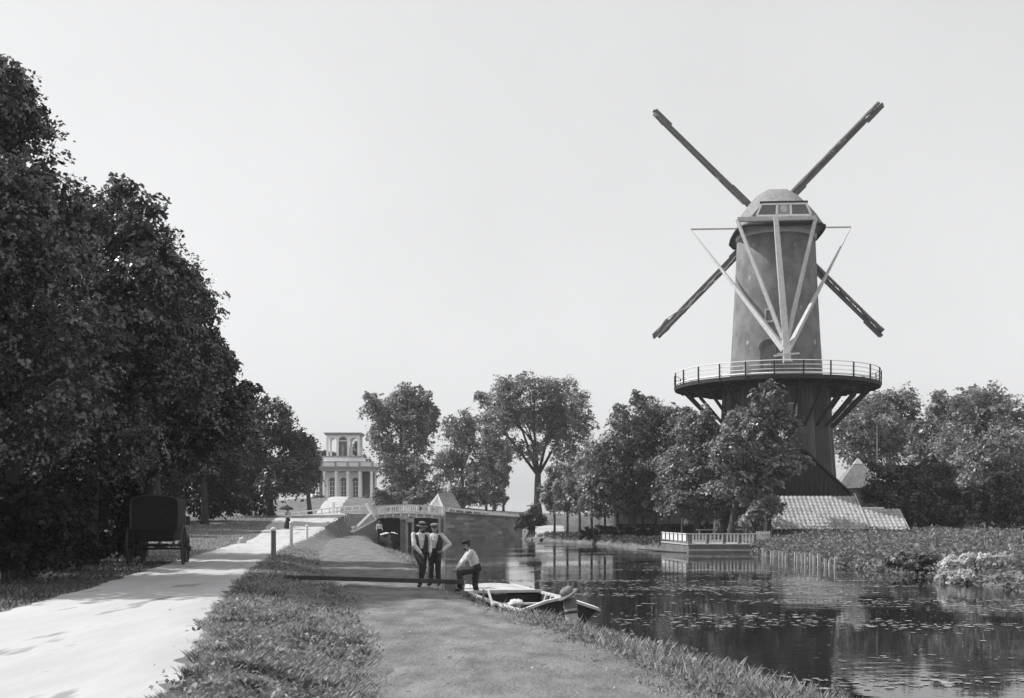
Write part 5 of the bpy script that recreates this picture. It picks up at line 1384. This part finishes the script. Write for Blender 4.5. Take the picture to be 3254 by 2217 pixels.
def wheel(x, y, r):
    n = 28; t = MB()
    rim = t.lathe([(r - .06, -.03), (r, -.03), (r, .03), (r - .06, .03), (r - .06, -.03)], n, cap=False)
    t.v = [(x + c_, y + a_, r + b_) for a_, b_, c_ in t.v]
    w_ = t.build('wheel', mt['iron'], cr_)
    h_ = MB(); h_.tube([(x - .13, y, r), (x + .13, y, r)], .09, 10); h_.build('hub', mt['dark'], w_)
    for k in range(12):
        a = 2 * math.pi * k / 12
        MB().beam((x, y, r), (x, y + (r - .05) * math.cos(a), r + (r - .05) * math.sin(a)), .035, .045).build('spoke', mt['dark'], w_)
for s_ in (-1, 1): wheel(s_ * .88, 0, .68); wheel(s_ * .76, 2.1, .5)
bst = lump('boundary_stone', 'small white stone standing on the sunlit lawn', 'stone', 770, 1694, 70, .2, 'stone', 77, 1.2)
zz = float(height(bst.location.x, 70)); bst.location.z = zz + .15
# ------------------------------------------------------------------ people
def ball(m_, c, r, n=12, rot=None):
    """ellipsoid, r = (rx, ry, rz)"""
    c = Vector(c); vs = []; fs = []; k = 8
    rings = []
    for i in range(1, k):
        th = math.pi * i / k
        rings.append([Vector((r[0] * math.sin(th) * math.cos(2 * math.pi * j / n), r[1] * math.sin(th) * math.sin(2 * math.pi * j / n), -r[2] * math.cos(th))) for j in range(n)])
    rings = [[c + (rot @ p if rot else p) for p in q] for q in rings]
    m_.loft(rings)
def cap_(m_, a, b, ra, rb, n=10):
    a, b = Vector(a), Vector(b); d = (b - a).normalized()
    m_.tube([a - d * ra * .85, a - d * ra * .5, a, a.lerp(b, .5), b, b + d * rb * .5, b + d * rb * .85], [ra * .45, ra * .85, ra, (ra + rb) / 2 * 1.02, rb, rb * .85, rb * .45], n)
def remesh(m_, name, mat, par, vox, smooth=4, folds=0.0):
    o = m_.build(name, mat, par, smooth=True)
    r = o.modifiers.new('remesh', 'REMESH'); r.mode = 'VOXEL'; r.voxel_size = vox; r.use_smooth_shade = True
    s_ = o.modifiers.new('smooth', 'SMOOTH'); s_.iterations = smooth; s_.factor = .5
    if folds:
        tx = bpy.data.textures.get('cloth_folds') or bpy.data.textures.new('cloth_folds', 'CLOUDS'); tx.noise_scale = .07; tx.noise_depth = 2
        d_ = o.modifiers.new('folds', 'DISPLACE'); d_.texture = tx; d_.strength = folds; d_.mid_level = .5; d_.texture_coords = 'LOCAL'
    return o
def spine(J, f):
    """rings along the torso"""
    sh = (J['lsh'] - J['rsh']).normalized(); hp = (J['lhip'] - J['rhip']).normalized()
    out = []
    for t, wx, wy in f:
        if t < .5: p = J['pelvis'].lerp(J['chest'], t / .5)
        else: p = J['chest'].lerp(J['neck'], (t - .5) / .5)
        x = hp.lerp(sh, min(1, t * 1.3)).normalized()
        up = (J['neck'] - J['pelvis']).normalized(); y = up.cross(x).normalized()
        out.append((p, x, y, wx, wy))
    return out
def torso(m_, J, grow=0.0, f=None):
    f = f or [(-.14, .13, .10), (0, .165, .115), (.22, .15, .105), (.5, .165, .12), (.75, .185, .115), (.9, .155, .09), (1.0, .07, .065)]
    rings = []
    for p, x, y, wx, wy in spine(J, f):
        rings.append([p + x * (math.cos(a) * (wx + grow)) + y * (math.sin(a) * (wy + grow)) for a in np.linspace(0, 2 * math.pi, 17)[:-1]])
    m_.loft(rings)
def hand(m_, J, s):
    w, e = J[s + 'wr'], J[s + 'el']; d = (w - e).normalized()
    fw = J.get(s + 'hd'); d2 = (Vector(fw) - w).normalized() if fw else d
    side = d2.cross(Vector((1, 0, 0)) if abs(d2.x) < .8 else Vector((0, 1, 0))).normalized()
    nrm = d2.cross(side).normalized()
    cap_(m_, w, w + d2 * .055, .026, .03)
    pal = w + d2 * .06
    for k in range(4):
        o_ = side * ((k - 1.5) * .021); L = (.068, .078, .074, .058)[k]
        a = pal + o_ + d2 * .02; b = a + d2 * L * .55 + nrm * .008; c = b + d2 * L * .35 + nrm * .026
        cap_(m_, a, b, .0105, .0095, 7); cap_(m_, b, c, .0095, .008, 7)
    th = w + d2 * .025 + side * -.034
    cap_(m_, th, th + d2 * .035 - side * .02 + nrm * .008, .012, .011, 7); cap_(m_, th + d2 * .035 - side * .02 + nrm * .008, th + d2 * .062 - side * .022 + nrm * .02, .011, .009, 7)
def person(label, loc, yaw, J, hat='cap', scale=1.0, vox=.009, vest=True, beard=False, trousers='trousers', shirt='shirt', vgap=.5, skirt=False):
    J = {k: Vector(v) for k, v in J.items()}
    root = empty('person', loc, yaw); root.scale = (scale,) * 3
    tag(root, label, 'person')
    hd, nk = J['head'], J['neck']; look = Vector(J.get('look', (0, -1, 0))).normalized()
    up = (hd - nk).normalized().lerp(Vector((0, 0, 1)), .5).normalized()
    rt = look.cross(up).normalized(); up = rt.cross(look).normalized()
    rot = Matrix((rt, -look, up)).transposed()           # columns: right, back, up
    b = MB()
    torso(b, J, -.012)
    cap_(b, nk - up * .03, hd - up * .05, .056, .054)
    ball(b, hd + up * .035, (.076, .095, .098), rot=rot)                    # skull
    ball(b, hd + look * .022 - up * .045, (.060, .072, .075), rot=rot)      # jaw
    cap_(b, hd + look * .092 + up * .018, hd + look * .108 - up * .018, .010, .014, 7)   # nose
    cap_(b, hd + look * .083 - up * .052 - rt * .02, hd + look * .083 - up * .052 + rt * .02, .009, .009, 7)
    cap_(b, hd + look * .08 + up * .035 - rt * .035, hd + look * .08 + up * .035 + rt * .035, .010, .010, 7)
    for s_ in (-1, 1): ball(b, hd + rt * s_ * .079 - up * .005 - look * -.0, (.014, .022, .032), 8, rot)
    for s in 'lr':
        cap_(b, J[s + 'sh'], J[s + 'el'], .050, .040); cap_(b, J[s + 'el'], J[s + 'wr'], .038, .026)
        hand(b, J, s)
        cap_(b, J[s + 'hip'], J[s + 'kn'], .078, .054); cap_(b, J[s + 'kn'], J[s + 'an'], .052, .036)
        cap_(b, J[s + 'an'] - Vector((0, 0, .03)), J[s + 'toe'], .036, .030)
    body = remesh(b, 'body', mt['skin'], root, vox, 3)
    for s_ in (-1, 1):
        e_ = MB(); ball(e_, hd + look * .086 + up * .012 + rt * s_ * .030, (.013, .008, .007), 8, rot); e_.build('eye', mt['hair'], body, smooth=True)
    h_ = MB()
    ball(h_, hd + up * .042 - look * .018, (.082, .092, .098), rot=rot); hh = remesh(h_, 'hair', mt['hair'], body, vox)
    if beard:
        h_ = MB(); ball(h_, hd + look * .045 - up * .085, (.056, .055, .05), rot=rot); cap_(h_, hd + look * .08 - up * .035 - rt * .035, hd + look * .08 - up * .035 + rt * .035, .013, .013)
        remesh(h_, 'beard', mt['hair'], body, vox)
    # shirt
    c_ = MB(); torso(c_, J, .014, [(0.08, .160, .112), (.22, .158, .112), (.5, .168, .122), (.75, .188, .118), (.9, .158, .092), (.97, .075, .07)])
    for s in 'lr':
        ball(c_, J[s + 'sh'], (.072, .072, .072)); m1 = J[s + 'sh'].lerp(J[s + 'el'], .55)
        cap_(c_, J[s + 'sh'], J[s + 'el'], .070, .062); cap_(c_, J[s + 'el'], J[s + 'el'].lerp(J[s + 'wr'], .88), .062, .044)
        ball(c_, J[s + 'el'].lerp(J[s + 'wr'], .75), (.05, .05, .046))
    remesh(c_, 'shirt', mt[shirt], root, vox * 1.2, 3, .035)
    # waistcoat: shell with an open front
    if vest:
        f = [(-.04, .172, .124), (.2, .170, .124), (.5, .182, .136), (.75, .186, .132), (.90, .135, .106)]
        vs = []; n = 20; rows = spine(J, f); fs = []
        for i, (p, x, y, wx, wy) in enumerate(rows):
            t = f[i][0]; g = vgap * (.10 + .55 * max(0, t - .05))
            for k in range(n + 1):
                a = -math.pi / 2 + g + (2 * math.pi - 2 * g) * k / n
                vs.append(p + x * (math.cos(a) * (wx + .022)) + y * (math.sin(a) * (wy + .02)))
        for i in range(len(rows) - 1):
            for k in range(n):
                if i == len(rows) - 2 and (k in (3, 4, 5, 14, 15, 16)): continue
                fs.append((i * (n + 1) + k, i * (n + 1) + k + 1, (i + 1) * (n + 1) + k + 1, (i + 1) * (n + 1) + k))
        o = MB().add(vs, fs).build('waistcoat', mt['vest'], root, smooth=True)
        so = o.modifiers.new('solid', 'SOLIDIFY'); so.thickness = .012; so.offset = 1
        su = o.modifiers.new('sub', 'SUBSURF'); su.levels = 1; su.render_levels = 1
    # trousers
    t_ = MB(); torso(t_, J, .018, [(-.16, .12, .10), (0, .168, .118), (.1, .166, .116), (.2, .158, .110)])
    if skirt:
        rings = []
        for t, r_ in ((0, .17), (.3, .24), (.7, .32), (1.0, .36)):
            p = J['pelvis'].lerp(Vector((J['pelvis'].x, J['pelvis'].y, .06)), t); rings.append([p + Vector((math.cos(a) * r_ * (1 + .06 * math.sin(5 * a)), math.sin(a) * r_ * .85, 0)) for a in np.linspace(0, 2 * math.pi, 25)[:-1]])
        t_.loft(rings)
    else:
        for s in 'lr':
            cap_(t_, J[s + 'hip'], J[s + 'kn'], .100, .076); cap_(t_, J[s + 'kn'], J[s + 'an'] + Vector((0, 0, .03)), .075, .066)
            ball(t_, J[s + 'kn'], (.079, .082, .085)); ball(t_, J[s + 'an'].lerp(J[s + 'kn'], .22), (.074, .078, .06))
    remesh(t_, 'skirt' if skirt else 'trousers', mt[trousers], root, vox * 1.2, 3, .03)
    for s in 'lr':
        k_ = MB(); a = J[s + 'an']; tv = J[s + 'toe']
        cap_(k_, a + Vector((0, 0, .05)), a - Vector((0, 0, .03)), .052, .048); cap_(k_, a - Vector((0, 0, .032)), tv, .045, .042)
        o = remesh(k_, 'boot', mt['boot'], root, vox * 1.2, 2)
    # headgear
    top = hd + up * .075
    def place(m_, nm, mat, tilt=0):
        q = Matrix.Rotation(tilt, 3, rt)
        m_.v = [tuple(top + q @ (rot @ Vector(p))) for p in m_.v]
        return m_.build(nm, mt[mat], root, smooth=True)
    if hat == 'cap':
        m_ = MB(); m_.lathe([(.084, -.03), (.098, -.01), (.125, .03), (.128, .048), (.09, .066), (.02, .07)], 20); c1_ = place(m_, 'cap', 'feltdark', R(-6))
        m_ = MB(); m_.prism([(.075 * math.cos(a), -.07 - .065 * math.sin(a), -.022 - .02 * math.sin(a)) for a in np.linspace(0, math.pi, 11)], (0, 0, .008)); place(m_, 'visor', 'leather', R(-6)).parent = c1_
    elif hat == 'brim':
        m_ = MB(); m_.lathe([(.086, -.02), (.155, -.035), (.16, -.03), (.10, -.008), (.095, 0), (.09, .07), (.06, .095), (.01, .08)], 22); c1_ = place(m_, 'hat', 'felt', R(-4))
        m_ = MB(); m_.lathe([(.099, -.005), (.1, .0), (.097, .045), (.093, .05)], 22, cap=False); place(m_, 'hat_band', 'feltdark', R(-4)).parent = c1_
    elif hat == 'pale':
        m_ = MB(); m_.lathe([(.086, -.02), (.105, -.01), (.115, .03), (.09, .06), (.02, .066)], 20); c1_ = place(m_, 'cap', 'felt', R(-6))
        m_ = MB(); m_.prism([(.075 * math.cos(a), -.07 - .06 * math.sin(a), -.022 - .02 * math.sin(a)) for a in np.linspace(0, math.pi, 11)], (0, 0, .008)); place(m_, 'visor', 'leather', R(-6)).parent = c1_
    return root

def std(**kw):
    J = dict(pelvis=(0, 0, .93), chest=(0, .005, 1.22), neck=(0, .01, 1.46), head=(0, -.02, 1.585), look=(0, -1, -.08),
             lsh=(.185, .01, 1.40), rsh=(-.185, .01, 1.40), lel=(.25, .04, 1.12), rel=(-.25, .04, 1.12), lwr=(.26, -.05, .88), rwr=(-.26, -.05, .88),
             lhip=(.09, 0, .90), rhip=(-.09, 0, .90), lkn=(.10, -.02, .48), rkn=(-.10, -.02, .48), lan=(.11, .02, .09), ran=(-.11, .02, .09),
             ltoe=(.14, -.13, .045), rtoe=(-.14, -.13, .045))
    J.update(kw); return J
def at(u, y, dz=0.0):
    x = (u - CENTRE) / F * y; return (x, y, float(height(x, y)) + dz)
# man with one foot up on the beam, facing right
mA = std(look=(.75, -.65, -.1), head=(.03, -.03, 1.585),
         rel=(-.20, -.12, 1.13), rwr=(-.03, -.22, .90), rhd=(.02, -.26, .82), lel=(.27, .05, 1.12), lwr=(.24, -.10, .92),
         rkn=(-.04, -.30, .62), ran=(-.03, -.24, .26), rtoe=(.02, -.42, .22), lkn=(.08, .02, .48), lan=(.02, .12, .09), ltoe=(-.06, -.03, .045))
person('man in a light brimmed hat and white sleeves, one foot up on the beam', at(1336, 30.9, .01), R(18), mA, 'brim', 1.0, beard=True, vgap=1.0)
mB = std(look=(.1, -1, -.05), lel=(.40, .08, 1.16), lwr=(.22, -.06, .97), lhd=(.15, -.10, .93), rel=(-.27, .03, 1.13), rwr=(-.25, -.08, .90),
         rkn=(-.09, -.03, .48), ran=(-.12, .0, .09), rtoe=(-.15, -.15, .045))
person('man in a pale cap and open dark waistcoat, hand on hip, behind the first man', at(1381, 31.6, .01), R(-8), mB, 'pale', .985, vgap=1.35)
# third man leans on his raised knee, facing left
mC = std(pelvis=(0, .06, .90), chest=(0, -.04, 1.17), neck=(0, -.13, 1.38), head=(0, -.20, 1.50), look=(0, -1, -.15),
         lsh=(.185, -.10, 1.33), rsh=(-.185, -.12, 1.33), lel=(.24, -.28, 1.10), lwr=(.15, -.44, .90), lhd=(.14, -.53, .83), rel=(-.24, -.28, 1.10), rwr=(-.13, -.45, .90), rhd=(-.10, -.54, .83),
         lhip=(.09, .05, .88), rhip=(-.09, .05, .88), lkn=(.13, -.40, .78), lan=(.13, -.38, .38), ltoe=(.14, -.53, .33), rkn=(-.09, .03, .46), ran=(-.10, .12, .09), rtoe=(-.12, -.03, .045))
lC = at(1507, 30.6)
person('man in a dark cap and white shirt, leaning on his raised knee beside the barge', (lC[0], lC[1], P(0, 1722, 30.6).z - 1.59), R(-84), mC, 'cap', 1.0, beard=True, vest=False)
zc_ = P(0, 1722, 30.6).z - 1.59
sp = MB().box((0, 0, 0), (.5, .42, .34)).build('step_block', mt['oldwood'], bevel=.03)
sp.location = (lC[0] - .45, lC[1] - .1, zc_ + .33 - .20); tag(sp, 'low wooden block at the end of the beam under the third man', 'block')
person('distant man in a white shirt standing in the black rowing boat', (-11.9, 104.6, WATER + .30), R(20), std(), 'brim', 1.0, vox=.02, vest=False)
wE = std(rel=(-.24, -.08, 1.15), rwr=(-.10, -.22, 1.22), rhd=(-.09, -.24, 1.30), lel=(.24, 0, 1.15), lwr=(.10, -.18, 1.0))
pE = at(915, 97, .02)
person('distant figure in a dark skirt and white blouse walking up the road', pE, R(25), wE, None, .97, vox=.02, vest=False, skirt=True, beard=False)
um = empty('umbrella', (pE[0] - .12, pE[1] - .22, pE[2])); tag(um, 'dark open umbrella held over the figure on the road', 'umbrella')
MB().tube([(0, 0, 1.1), (.03, 0, 1.98)], .014, 6).build('handle', mt['dark'], um)
MB().lathe([(.60, 1.62), (.56, 1.74), (.42, 1.86), (.22, 1.93), (.03, 1.96), (.02, 1.94), (.22, 1.91), (.41, 1.84), (.55, 1.72), (.60, 1.62)], 16, c=(.03, 0, 0), cap=False).build('canopy', mt['feltdark'], um)
# ------------------------------------------------------------------ summer haze
hz_m = bpy.data.materials.new('haze_air'); hz_m.use_nodes = True
hn = hz_m.node_tree.nodes; hn.remove(hn['Principled BSDF'])
pvn = hn.new('ShaderNodeVolumePrincipled')
pvn.inputs['Color'].default_value = (.97, .98, 1, 1); pvn.inputs['Density'].default_value = 0.0003; pvn.inputs['Anisotropy'].default_value = 0.1
hz_m.node_tree.links.new(pvn.outputs[0], hn['Material Output'].inputs['Volume'])
tag(MB().box((0, 1480, 14), (3400, 3200, 34)).build('haze', hz_m), kind='stuff')
